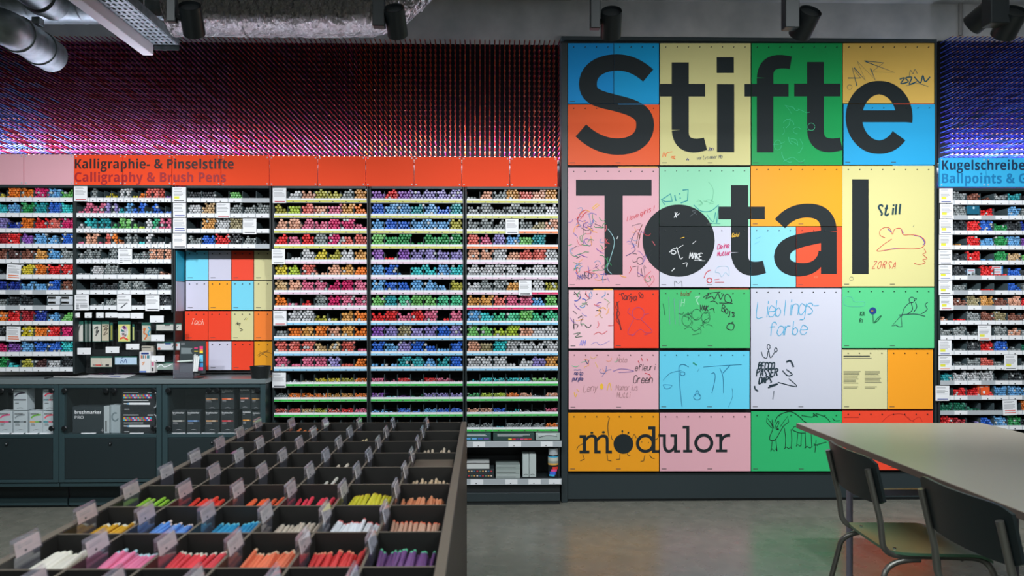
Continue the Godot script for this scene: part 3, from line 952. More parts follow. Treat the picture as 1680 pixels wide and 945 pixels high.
	# row 6
	poster("pink poster with pale pencil notes, yellow scribbles and two cursive words in black", 933, 576, 1080.5, 672, c8(228, 178, 188), 0.02, [], doodles(Rect2(938, 584, 75, 30), 14, [c8(240, 200, 90), c8(120, 200, 150), c8(240, 160, 120), c8(90, 110, 170)], 4.0, 0.8) + [
		[navy, hand("no to", 942, 615, 6, 0.9) + hand("purple", 939, 624, 6, 0.9) + line([960, 590, 964, 597, 966, 591], 1.0)], [blk, hand("efleuri", 1042, 608, 10, 0.8, -0.03) + hand("Green", 1039, 628, 12, 0.9)], [red, line([1047, 592, 1049, 596], 1.2) + line([1061, 588, 1063, 592], 1.2) + line([1058, 612, 1067, 616, 1064, 624], 1.0) + line([1052, 587, 1054, 592], 1.2)],
		[mat(c8(170, 130, 130), 0.6), hand("Leny", 957, 643, 11, 0.7, -0.1) + hand("Mamorius", 1010, 640, 9, 0.5) + hand("Mutti", 1012, 652, 9, 0.6) + hand("Noto", 1012, 594, 8, 0.6)], [yel, disc(Vector2(987, 634), 3, 5, 10) + line([996, 640, 1000, 628, 1003, 640], 1.2) + line([942, 644, 944, 651, 946, 646], 1.2) + line([946, 638, 950, 643], 1.0)], [mat(c8(120, 100, 170), 0.6), line([1006, 609, 1020, 605, 1040, 609, 1015, 611], 0.9)]])
	poster("cyan poster with a long blue line drawing of a face", 1082, 576, 1229.5, 671, c8(104, 208, 236), 0.02, [], [
		[mat(c8(30, 120, 160), 0.6), line([1119, 667, 1116, 640, 1114, 610, 1115, 600, 1122, 598, 1130, 602], 1.0) + line([1088, 624, 1100, 612, 1118, 608], 0.6) + loop(1120, 613, 4, 3, 1.0) + line([1167, 613, 1172, 612, 1173, 622, 1168, 645], 1.0) + line([1187, 645, 1186, 618, 1181, 604], 0.9) + line([1186, 612, 1198, 599], 1.2) + line([1154, 602, 1180, 600, 1217, 598], 0.7) + loop(1144, 651, 6, 5, 0.8) + line([1140, 650, 1144, 640, 1148, 650], 0.8) + line([1088, 631, 1102, 632, 1098, 637, 1091, 637, 1088, 631], 0.7) + line([1195, 668, 1202, 650, 1201, 637], 0.5) + line([1144, 610, 1147, 605], 0.6)],
		[mat(c8(30, 150, 120), 0.6), line([1137, 595, 1143, 599], 2.0)]])
	poster("pale yellow half poster with two columns of small printed text", 1382, 573, 1455.5, 671, c8(218, 214, 160), 0.016, [], [[mat(c8(80, 84, 70), 0.6), [rect_poly(1384, 583.4, 1427, 585.2)]], [mat(c8(140, 140, 110), 0.6), [rect_poly(1384, 587, 1430, 588.3)] + text_lines(1384, 609, 1412, 5, 2.3) + text_lines(1384, 621, 1410, 4, 2.3) + text_lines(1384, 634, 1408, 2, 2.3) + text_lines(1419, 609, 1446, 4, 2.3) + text_lines(1419, 620, 1448, 4, 2.3) + text_lines(1419, 634, 1440, 2, 2.3)]])
	poster("plain orange half poster under the bird drawing, right of the printed text", 1456.5, 573, 1530.5, 671, c8(248, 164, 42), 0.016, [], [])
	# row 7: the shop's name
	poster("orange poster with the first letters of the shop name turned into little figures", 932.5, 677, 1081, 773, c8(240, 160, 32), 0.02, slabl, [
		[mat(c8(24, 44, 34), 0.5), line([956, 728, 949, 732, 946, 738], 0.8) + line([956, 745, 959, 753, 952, 756], 1.0, false) + line([996, 745, 997, 755, 1003, 756], 1.0, false) + line([1017, 745, 1017, 753, 1011, 754], 1.0, false) + line([1029, 744, 1031, 748, 1034, 747], 1.0, false) + line([1058, 747, 1056, 756, 1051, 757], 1.0, false) + line([1066, 746, 1069, 751, 1074, 752], 1.0)
			+ line([1000, 685, 997, 700, 999, 716], 1.1) + disc(Vector2(971, 710), 2.6, 1.6, 10) + disc(Vector2(990, 709), 2.6, 1.8, 10) + line([1003, 714, 1004, 720, 1007, 722], 0.8) + line([1037, 721, 1040, 712], 0.7) + line([1041, 712, 1044, 719], 0.9) + disc(Vector2(1021, 707.5), 1.5, 1.8, 8) + disc(Vector2(1031, 710), 1.5, 1.6, 8) + line([1021, 708, 1021, 712], 0.7) + line([1031, 710, 1030, 713], 0.7) + disc(Vector2(1053, 725), 0.8, 0.8, 6) + disc(Vector2(1064, 726), 0.8, 0.8, 6) + line([1075, 721, 1079, 719, 1081, 712], 0.8)]])
	poster("pink poster with the last letters of the shop name", 1082.5, 677, 1231.5, 773, c8(226, 172, 182), 0.02, slabl, [])
	poster("green poster with a drawn horned bull, partly behind the table corner", 1232.5, 675, 1381, 773, c8(50, 184, 112), 0.02, [], [
		[mat(c8(16, 40, 32), 0.5), line([1264, 692, 1268, 703, 1263, 716, 1264, 722, 1272, 721, 1280, 708, 1285, 700], 1.1) + line([1266, 702, 1258, 693, 1258, 685, 1266, 695], 0.9, false) + line([1280, 700, 1292, 683, 1294, 692, 1284, 700], 0.9, false) + line([1268, 703, 1267, 688, 1269, 702], 0.9) + line([1271, 703, 1276, 691, 1278, 694, 1273, 704], 0.9) + line([1271, 693, 1277, 682, 1290, 676, 1300, 676, 1312, 684, 1318, 690, 1324, 694], 1.1) + disc(Vector2(1276, 704), 2, 1.4, 8)
			+ line([1267, 722, 1265, 740], 0.9) + line([1273, 721, 1275, 740], 0.9) + line([1264, 740, 1267, 736, 1270, 740, 1273, 736, 1275, 740], 0.9, false) + line([1287, 702, 1289, 720, 1288, 736], 0.9) + line([1298, 704, 1299, 720, 1298, 736], 0.9) + line([1287, 736, 1290, 733, 1294, 736, 1297, 733, 1299, 736], 0.9, false) + line([1300, 706, 1303, 700, 1310, 700], 0.9) + line([1301, 706, 1312, 710, 1322, 710], 0.9) + line([1309, 710, 1307, 732], 0.8) + line([1315, 710, 1314, 732], 0.8) + line([1306, 732, 1309, 729, 1312, 732, 1315, 729], 0.8, false) + line([1321, 710, 1322, 735], 0.9) + line([1331, 712, 1332, 733], 0.9) + line([1320, 735, 1324, 732, 1329, 735, 1333, 732], 0.9, false)
			+ line([1337, 742, 1339, 722], 0.9) + line([1335, 731, 1356, 725], 0.9) + line([1335, 728, 1342, 731], 0.8) + line([1318, 682, 1332, 684, 1340, 680], 0.8) + line([1338, 678, 1354, 684, 1362, 692], 0.8) + line([1334, 678, 1342, 684], 1.2) + line([1366, 686, 1370, 690, 1378, 690], 0.8)]])
	poster("red poster with a thin animal outline, mostly behind the table top", 1382, 673, 1530.5, 771, c8(244, 76, 50), 0.02, [], [[mat(c8(190, 50, 40), 0.6), line([1447, 692, 1460, 681, 1480, 679, 1492, 688, 1500, 692], 0.6) + line([1490, 684, 1496, 690, 1508, 684, 1513, 692], 0.5) + [rect_poly(1384, 684, 1409, 685)]]])

func text_lines(x0: float, y0: float, x1: float, n: int, pitch: float) -> Array:
	var o := []
	for i in n: o.append(rect_poly(x0, y0 + i * pitch, lerpf(x0, x1, rng.randf_range(0.7, 1.0)), y0 + i * pitch + pitch * 0.42))
	return o

# ---------------------------------------------------------------- boards stuck full of pencils
func board_pencil() -> ArrayMesh:
	# lies along +z, its point towards the room; colours: the body darker than the end
	var st := begin(true)
	var n := 6
	var prof := [[0.0042, 0.0, 0.85], [0.0042, 0.146, 0.85]]
	for i in prof.size() - 1:
		for k in n:
			var p: Array = prof[i]
			var q: Array = prof[i + 1]
			var a := TAU * k / n
			var b := TAU * (k + 1) / n
			var A := Vector3(cos(a) * p[0], sin(a) * p[0], p[1])
			var B := Vector3(cos(b) * p[0], sin(b) * p[0], p[1])
			var C := Vector3(cos(b) * q[0], sin(b) * q[0], q[1])
			var D := Vector3(cos(a) * q[0], sin(a) * q[0], q[1])
			for v in [[A, p[2]], [C, q[2]], [B, p[2]], [A, p[2]], [D, q[2]], [C, q[2]]]:
				st.set_color(Color(v[1], v[1], v[1]))
				st.add_vertex(v[0])
	var mesh := done(st)
	var pm := StandardMaterial3D.new()
	pm.vertex_color_use_as_albedo = true
	pm.roughness = 0.4
	mesh.surface_set_material(0, pm)
	# the cut point of bare wood
	st = begin(true)
	for k in n:
		var a := TAU * k / n
		var b := TAU * (k + 1) / n
		var p := [Vector3(cos(a) * 0.0042, sin(a) * 0.0042, 0.146), Vector3(cos(b) * 0.0042, sin(b) * 0.0042, 0.146), Vector3(cos(b) * 0.0018, sin(b) * 0.0018, 0.163), Vector3(cos(a) * 0.0018, sin(a) * 0.0018, 0.163)]
		quad(st, p[0], p[1], p[2], p[3])
		for v in [Vector3(0, 0, 0.163), p[3], p[2]]: st.add_vertex(v)
	st.generate_normals()
	st.commit(mesh)
	mesh.surface_set_material(1, mat(c8(220, 150, 124), 0.6))
	return mesh

func pencil_board(label: String, x0: float, x1: float, y0: float, y1: float, seams: Array, blue: bool, individuals: int) -> void:
	var d := 5.74
	var a := at(x0, y0, d)
	var b := at(x1, y1, d)
	var root := thing("pencil_board", label, "pencil board", Vector3((a.x + b.x) / 2, b.y, -d))
	var xs := [a.x]
	for s in seams: xs.append(at(s, 150, d).x)
	xs.append(b.x)
	for i in xs.size() - 1:
		part("foam_panel", cbx(Vector3(xs[i + 1] - xs[i] - 0.004, a.y - b.y, 0.06), 0.003), M.foam, root, Vector3((xs[i] + xs[i + 1]) / 2, (a.y + b.y) / 2, -d - 0.03))
	var pitch := 0.0366
	var nx := int((b.x - a.x) / pitch)
	var ny := int((a.y - b.y) / pitch)
	var list := []
	for j in ny:
		for i in nx:
			var p := Vector3(a.x + (i + 0.5) * (b.x - a.x) / nx, b.y + (j + 0.5) * (a.y - b.y) / ny, -d - 0.002)
			var u := (p.x - a.x) / (b.x - a.x)
			var v := float(j) / ny
			var c: Color
			var r := rng.randf()
			if blue:
				c = c8(52, 70, 180) if r < 0.55 else c8(70, 96, 210) if r < 0.85 else c8(40, 50, 130)
			elif u < 0.2 and r < clampf((0.2 - u) * 7.0 - v * 0.9 + 0.15, 0.0, 1.0):
				c = c8(120, 134, 214) if rng.randf() < 0.7 else c8(150, 140, 210)
			elif u < 0.45:
				c = c8(172, 60, 118) if r < 0.5 else c8(178, 92, 160) if r < 0.82 else c8(160, 30, 60)
			elif u < 0.66:
				c = c8(188, 44, 86) if r < 0.6 else c8(176, 84, 140) if r < 0.7 else c8(200, 44, 60) if r < 0.9 else c8(170, 40, 120)
			else:
				c = c8(196, 34, 44) if r < 0.55 else c8(226, 84, 48) if r < 0.87 else c8(180, 34, 90)
			c = c.srgb_to_linear()
			list.append([p, c * rng.randf_range(0.85, 1.15)])
	var m := board_pencil()
	var vm := {}
	for k in mini(individuals, list.size()):
		var q: Color = list[k][1].linear_to_srgb()
		var key := Color(snappedf(q.r, 0.12), snappedf(q.g, 0.12), snappedf(q.b, 0.12))
		if not vm.has(key):
			var sm := StandardMaterial3D.new()
			sm.albedo_color = key
			sm.vertex_color_use_as_albedo = true
			sm.roughness = 0.45
			vm[key] = sm
		var o1 := part("pencil", m, null, root, list[k][0])
		o1.set_surface_override_material(0, vm[key])
	var mm := MultiMesh.new()
	mm.transform_format = MultiMesh.TRANSFORM_3D
	mm.use_colors = true
	mm.mesh = m
	mm.instance_count = maxi(0, list.size() - individuals)
	for k in range(individuals, list.size()):
		mm.set_instance_transform(k - individuals, Transform3D(Basis.IDENTITY, list[k][0] - root.position))
		var c: Color = list[k][1]
		mm.set_instance_color(k - individuals, Color(c.r, c.g, c.b, 1))
	var o := MultiMeshInstance3D.new()
	o.name = "pencil_rows"
	o.multimesh = mm
	o.set_meta("kind", "stuff")
	root.add_child(o, true)

func cove(x0: float, x1: float, label: String, energy: float, c: Color) -> void:
	# a light strip behind the fascia, shining up the pencil board
	var a := at(x0, 250, 5.6)
	var b := at(x1, 250, 5.6)
	var y := 2.455
	var root := thing("light_strip", label, "light strip", Vector3((a.x + b.x) / 2, y, -5.6))
	part("housing", bx(Vector3(b.x - a.x, 0.02, 0.05)), M.rail, root, Vector3((a.x + b.x) / 2, y - 0.012, -5.6))
	part("light_diffuser", bx(Vector3(b.x - a.x, 0.004, 0.036)), M.glow, root, Vector3((a.x + b.x) / 2, y, -5.6))
	var l := AreaLight3D.new()
	l.name = "strip_light"
	root.add_child(l)
	l.area_size = Vector2(b.x - a.x, 0.036)
	l.position = Vector3(0, 0.006, 0)
	l.rotation_degrees = Vector3(80, 0, 0)
	l.light_color = c
	l.light_energy = energy
	l.set("area_range", 12.0)
	l.shadow_enabled = true

func pencil_boards() -> void:
	pencil_board("dark foam board stuck full of magenta and red pencils over the left shelving", -60, 919, 66, 268, [128, 287, 455, 608, 763], false, 300)
	pencil_board("dark foam board stuck full of blue pencils right of the poster wall", 1539, 1760, 67, 272, [1700], true, 300)
	cove(-60, 917, "long cool white light strip under the red pencil board", 6.5, c8(222, 228, 255))
	cove(1541, 1760, "cool white light strip under the blue pencil board", 2.3, c8(222, 228, 255))

func fascia_panel(label: String, x0: float, x1: float, y0: float, y1: float, col: Color, inks: Array) -> void:
	var d := D_RAIL
	var r := Rect2(x0, y0, x1 - x0, y1 - y0)
	var root := thing("fascia_panel", label, "sign panel", at((x0 + x1) / 2, y1, d), "")
	part("panel", sheet_mesh(root, r, d, 0.0, 0.016), mat(col, 0.6, 0.0, 0.25), root, root.position)
	if inks.size(): print_to(root, "lettering", inks, r, d, 0.0)
	for q in [[x0 + 3, y0 + 3], [x1 - 3, y0 + 3], [x0 + 3, y1 - 3], [x1 - 3, y1 - 3]]:
		part("screw", cbx(Vector3(0.009, 0.009, 0.004), 0.0012), M.rail, root, at(q[0], q[1], d - 0.001))

func fascias() -> void:
	var red := c8(246, 80, 42)
	var rink := mat(c8(48, 34, 36), 0.5)
	var dred := mat(c8(168, 34, 40), 0.5)
	var t1 := text_polys("Kalligraphie- & Pinselstifte", 122.8, 383.5, 276.6, 15.5)
	var t2 := text_polys("Calligraphy & Brush Pens", 122.6, 370.5, 298.0, 15.0)
	var inks := [[rink, t1], [dred, t2]]
	var xs := [-42.0, 39.0, 121.5, 201.5, 282.0, 362.5, 442.0, 521.2, 600.0, 679.2, 757.6, 836.5, 915.0]
	var what := ["pale pink fascia panel cut off by the left edge", "pale pink fascia panel left of the orange red ones", "orange red fascia panel with the beginning of the two printed lines", "orange red fascia panel with the second quarter of the printed lines", "orange red fascia panel with the third quarter of the printed lines", "orange red fascia panel with the end of the printed lines",
		"plain orange red fascia panel, first one right of the lettering", "plain orange red fascia panel, second one right of the lettering", "plain orange red fascia panel, third one right of the lettering", "plain orange red fascia panel, third one left of the poster wall", "plain orange red fascia panel, second one left of the poster wall", "plain orange red fascia panel next to the poster wall"]
	for i in 12:
		var y0 := lerpf(253.0, 258.3, (xs[i] + 40) / 955.0)
		var y1 := lerpf(303.0, 306.6, (xs[i] + 40) / 955.0)
		fascia_panel(what[i], xs[i] + 0.6, xs[i + 1] - 0.6, y0, y1, c8(226, 172, 182) if i < 2 else red, inks)
	var bl := mat(c8(22, 52, 84), 0.5)
	var bd := mat(c8(24, 122, 176), 0.5)
	var u1 := text_polys("Kugelschreiber", 1545.5, 1691.0, 278.6, 15.5)
	var u2 := text_polys("Ballpoints & Gel Pens", 1545.5, 1756.0, 300.2, 15.5)
	fascia_panel("light blue fascia panel with the beginning of the two blue printed lines", 1542, 1617.5, 259.0, 306.3, c8(58, 176, 226), [[bl, u1], [bd, u2]])
	fascia_panel("light blue fascia panel with the rest of the printed lines, at the right edge", 1618.5, 1699, 259.2, 306.6, c8(58, 176, 226), [[bl, u1], [bd, u2]])

# ---------------------------------------------------------------- pens
const PAL := {"w": [206, 210, 212], "g": [140, 150, 150], "k": [52, 58, 62], "y": [214, 196, 48], "Y": [176, 172, 56], "l": [176, 204, 60], "o": [246, 128, 44], "O": [222, 158, 78], "r": [236, 44, 46], "R": [170, 34, 44], "c": [226, 104, 92], "s": [232, 170, 140], "p": [226, 108, 142], "m": [214, 38, 104], "v": [142, 88, 184], "V": [150, 140, 204], "b": [46, 106, 214], "B": [34, 58, 160], "u": [104, 174, 230], "t": [42, 160, 168], "T": [54, 204, 206], "n": [44, 158, 84], "N": [112, 196, 100], "a": [78, 204, 150], "e": [26, 112, 84], "x": [140, 88, 72], "X": [84, 56, 54], "z": [206, 172, 122], "G": [160, 150, 110]}
const PNAME := {"w": "pale grey", "g": "grey", "k": "black", "y": "yellow", "Y": "olive yellow", "l": "lime", "o": "orange", "O": "ochre", "r": "bright red", "R": "dark red", "c": "coral", "s": "skin coloured", "p": "pink", "m": "hot pink", "v": "purple", "V": "lavender", "b": "blue", "B": "navy blue", "u": "light blue", "t": "teal", "T": "turquoise", "n": "green", "N": "light green", "a": "aqua green", "e": "dark green", "x": "brown", "X": "dark brown", "z": "beige", "G": "khaki"}

var pen_mesh: ArrayMesh
var stick_mesh: ArrayMesh
var pen_list := []
var stick_list := []
var pen_mats := {}
var pens_made := 0

func pcol(ch: String) -> Color:
	var q: Array = PAL[ch]
	return c8(q[0], q[1], q[2])

func pen_shape(r: float, cap: float, length: float, body: float) -> ArrayMesh:
	# lies along -z with its cap towards the room; vertex colours: bright cap end, sides and barrel darkened as painted shade between pens
	var st := begin(true)
	var n := 10
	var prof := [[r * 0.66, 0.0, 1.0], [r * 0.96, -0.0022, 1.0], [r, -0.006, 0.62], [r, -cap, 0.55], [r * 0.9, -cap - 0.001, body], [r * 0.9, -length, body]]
	for i in prof.size() - 1:
		st.set_smooth_group(0 if i < 2 else i)
		for k in n:
			var p: Array = prof[i]
			var q: Array = prof[i + 1]
			var a := TAU * k / n
			var b := TAU * (k + 1) / n
			var A := Vector3(cos(a) * p[0], sin(a) * p[0], p[1])
			var B := Vector3(cos(b) * p[0], sin(b) * p[0], p[1])
			var C := Vector3(cos(b) * q[0], sin(b) * q[0], q[1])
			var D := Vector3(cos(a) * q[0], sin(a) * q[0], q[1])
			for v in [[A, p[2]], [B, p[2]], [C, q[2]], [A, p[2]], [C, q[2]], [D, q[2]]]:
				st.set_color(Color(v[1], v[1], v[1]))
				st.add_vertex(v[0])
	st.set_smooth_group(-1)
	for k in range(1, n - 1):
		for a in [0.0, TAU * (k + 1) / n, TAU * k / n]:
			st.set_color(Color.WHITE)
			st.add_vertex(Vector3(cos(a) * r * 0.66, sin(a) * r * 0.66, 0))
	return done(st)

func pen_mat(c: Color) -> StandardMaterial3D:
	var key := c.to_html()
	if not pen_mats.has(key):
		var m := StandardMaterial3D.new()
		m.albedo_color = c
		m.vertex_color_use_as_albedo = true
		m.roughness = 0.35
		pen_mats[key] = m
	return pen_mats[key]

# pens piled in one bin: left edge x0, right edge x1, standing on y, their caps at z
func pile(x0: float, x1: float, y: float, z: float, code: String, level: int, thin: bool, loose: bool, single := "", radius := 0.0094) -> void:
	var r := 0.0052 if thin else radius
	var k := 1.0 if thin else 0.0094 / r
	var w := x1 - x0
	var n := int(w / (2.0 * r))
	r = w / (2.0 * n)
	var fat := 1.0 if thin else r / 0.0094
	var base := pcol(code)
	var hs := []
	var ph := rng.randf() * TAU
	if level >= 2: level += 1 if radius > 0.009 or thin else 0
	for i in n: hs.append(clampf((level + (0.8 if radius < 0.009 and level >= 2 and not thin else 0.0)) * k + sin(ph + i * 1.1) * 0.5 + rng.randf_range(-0.9, 0.6), 0.0 if level < 2 else 1.0, 4.4 * k if not thin else 3.4))
	for j in 7:
		var rank := -1
		for i in n:
			if j > 0 and i == n - 1 and j % 2 == 1 and rng.randf() < 0.5: continue
			if hs[i] < j + 0.5: continue
			if j > 0 and minf(hs[i], hs[mini(i + 1, n - 1)]) < j - 0.3: continue
			rank += 1
			var p := Vector3(x0 + r + (w - 2 * r * n) * 0.5 + i * 2 * r + (r if j % 2 == 1 else 0.0) + rng.randf_range(-0.0016, 0.0016), y + r + j * r * 1.76 + rng.randf_range(0.0, 0.0006), z - rng.randf_range(0.0, 0.014))
			var c := base
			var q := rng.randf()
			c = c.lightened(rng.randf_range(0.0, 0.22)) if q < 0.5 else c.darkened(rng.randf_range(0.0, 0.25))
			if rng.randf() < 0.04: c = c8(190, 196, 196)
			var b := Basis.IDENTITY
			if thin: b = Basis.from_euler(Vector3(-rng.randf_range(0.02, 0.42), rng.randf_range(-0.25, 0.25), 0))
			elif loose: b = Basis.from_euler(Vector3(rng.randf_range(-0.03, 0.02), rng.randf_range(-0.07, 0.07), 0))
			b = b * Basis.from_scale(Vector3(fat, fat, 1.0))
			if single != "" and pens_made < 300:
				pens_made += 1
				var key := c.to_html()
				var cq := Color(snappedf(c.r, 0.06), snappedf(c.g, 0.06), snappedf(c.b, 0.06))
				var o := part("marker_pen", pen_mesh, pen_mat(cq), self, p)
				o.transform.basis = b
				tag(o, "%s pen, %s from left, %s layer, %s" % [PNAME[code], NTH[rank], ["lowest", "second", "third", "fourth", "fifth", "sixth", "seventh"][j], single], "pen", "pens in the unit at the left edge")
			else:
				(stick_list if thin else pen_list).append([Transform3D(b, p), c])

func stuff_pens(n: String, label: String, m: ArrayMesh, list: Array) -> void:
	var mm := MultiMesh.new()
	mm.transform_format = MultiMesh.TRANSFORM_3D
	mm.use_colors = true
	mm.mesh = m
	mm.instance_count = list.size()
	for k in list.size():
		mm.set_instance_transform(k, list[k][0])
		mm.set_instance_color(k, list[k][1].srgb_to_linear())
	var o := MultiMeshInstance3D.new()
	o.name = n
	o.multimesh = mm
	o.material_override = pen_mat(Color.WHITE)
	o.set_meta("kind", "stuff")
	tag(o, label, "pens")
	add_child(o)

# ---------------------------------------------------------------- shelving
func rail_y(k: int) -> float:   # lower edge of price rail k
	return 2.1135 - 0.1072 * k

var label_meshes := {}
func price_label(w: float, h: float, stripe: Material) -> ArrayMesh:
	var key := "%.4f %s" % [w, stripe.get_instance_id()]
	if label_meshes.has(key): return label_meshes[key]
	var mesh := ArrayMesh.new()
	var st := begin()
	box_to(st, Vector3(0, 0, 0), Vector3(w, h, 0.002))
	st.generate_normals()
	st.commit(mesh)
	mesh.surface_set_material(0, M.white)
	if stripe != M.white:
		st = begin()
		box_to(st, Vector3(0, -h * 0.22, 0.0006), Vector3(w, h * 0.5, 0.002))
		st.generate_normals()
		st.commit(mesh)
		mesh.surface_set_material(mesh.get_surface_count() - 1, stripe)
	st = begin()
	box_to(st, Vector3(-w * 0.06, -h * 0.3, 0.001), Vector3(0.008, 0.006, 0.0022))
	st.generate_normals()
	st.commit(mesh)
	mesh.surface_set_material(mesh.get_surface_count() - 1, M.dim_ink)
	label_meshes[key] = mesh
	return mesh

func bay(label: String, where: String, x0: float, x1: float, rows: Array, stripes: Dictionary, opt := {}) -> Node3D:
	var a := at(x0, 500, D_RAIL).x
	var b := at(x1, 500, D_RAIL).x
	var foot: float = opt.get("foot", 0.0)
	var top_y := 2.232
	var back_z := -5.56
	var root := thing("shelving_unit", label, "shelving unit", Vector3((a + b) / 2, foot, -D_RAIL))
	var side: Material = M.shelf
	for s in [a + 0.006, b - 0.006]:
		part("side_panel", cbx(Vector3(0.012, top_y - foot, 0.2), 0.002), side, root, Vector3(s, (top_y + foot) / 2, -5.462))
	part("back_panel", bx(Vector3(b - a - 0.026, top_y - foot, 0.01)), M.dark, root, Vector3((a + b) / 2, (top_y + foot) / 2, back_z - 0.004))
	part("cover_panel", cbx(Vector3(b - a - 0.026, 0.02, 0.2), 0.002), M.frame, root, Vector3((a + b) / 2, top_y - 0.01, -5.46))
	var lh := 0.0305
	for k in rows.size():
		var row: String = rows[k]
		var cells := row.split(" ")
		var n := cells.size()
		var yb := rail_y(k)
		var surf := yb + lh - 0.005
		var shelf := part("shelf", bx(Vector3(b - a - 0.026, 0.005, 0.18)), M.shelf, root, Vector3((a + b) / 2, surf - 0.0025, -5.46))
		var rail := part("price_rail", cbx(Vector3(b - a - 0.018, lh + 0.002, 0.004), 0.001), M.rail, shelf, Vector3((a + b) / 2, yb + lh / 2, -5.3655))
		var cw := (b - a - 0.024) / n
		var div := begin()
		for i in n + 1: box_to(div, Vector3(a + 0.012 + cw * i - (a + b) / 2, 0.03, 0.005), Vector3(0.0022, 0.056, 0.16))
		var dv := part("divider_set", done(div), M.divider, shelf, shelf.position + root.position)
		dv.position = Vector3(0, 0.0, 0)
		var st_mat: Material = M.white
		for q in stripes:
			if k >= q: st_mat = stripes[q]
		for i in n:
			var cell := cells[i]
			var m2 := st_mat
			if opt.has("override") and opt.override.has("%d %d" % [k, i]): m2 = opt.override["%d %d" % [k, i]]
			if not cell.ends_with("!"):
				var lw: float = cw - (0.002 if m2 != M.white else 0.006)
				part("price_label", price_label(lw, lh - 0.003, m2), null, shelf, Vector3(a + 0.012 + cw * (i + 0.5), yb + lh / 2, -5.3622))
			var thin: bool = opt.get("thin_from", 99) <= k
			if cell.length() >= 2 and PAL.has(cell[0]):
				var single := ""
				if opt.has("single") and k <= opt.single: single = "%s bin, %s shelf, leftmost unit" % [NTH[i], ORD[k]]
				pile(a + 0.014 + cw * i, a + 0.01 + cw * (i + 1), surf + 0.0004, -D_RAIL - 0.013, cell[0], cell[1].to_int(), thin, opt.get("loose", false), single, opt.get("r", 0.0094))
	return root

func plinth(root: Node3D, x0: float, x1: float, y: float) -> void:
	var a := at(x0, 500, D_RAIL).x
	var b := at(x1, 500, D_RAIL).x
	part("plinth", cbx(Vector3(b - a - 0.004, 0.06, 0.02), 0.003), M.frame, root, Vector3((a + b) / 2, 0.055, -5.325))
	part("kick_panel", bx(Vector3(b - a - 0.004, 0.12, 0.014)), M.dark, root, Vector3((a + b) / 2, 0.13, -5.345))
	part("floor_rail", bx(Vector3(b - a - 0.004, 0.03, 0.014)), M.dark, root, Vector3((a + b) / 2, 0.012, -5.335))

func wide_shelf(root: Node3D, x0: float, x1: float, ytop: float, ybot: float, tags: Array) -> void:
	# a deeper shelf with a grey price rail and loose white labels
	var d := 5.31
	var a := at(x0, ytop, d)
	var b := at(x1, ybot, d)
	a.x = at(x0, ytop, D_RAIL).x
	b.x = at(x1, ytop, D_RAIL).x
	var h := a.y - b.y
	var shelf := part("deep_shelf", bx(Vector3(b.x - a.x - 0.004, 0.008, 0.24)), M.shelf, root, Vector3((a.x + b.x) / 2, a.y - 0.005, -5.438))
	part("price_rail", cbx(Vector3(b.x - a.x, h, 0.006), 0.0015), M.rail, shelf, Vector3((a.x + b.x) / 2, (a.y + b.y) / 2, -d - 0.003))
	for t in tags:
		var p := at(t[0], (ytop + ybot) / 2, d)
		var q := at(t[1], (ytop + ybot) / 2, d)
		part("price_label", price_label(q.x - p.x, h * 0.8, M.white), null, shelf, Vector3((p.x + q.x) / 2, (a.y + b.y) / 2, -d + 0.0014))

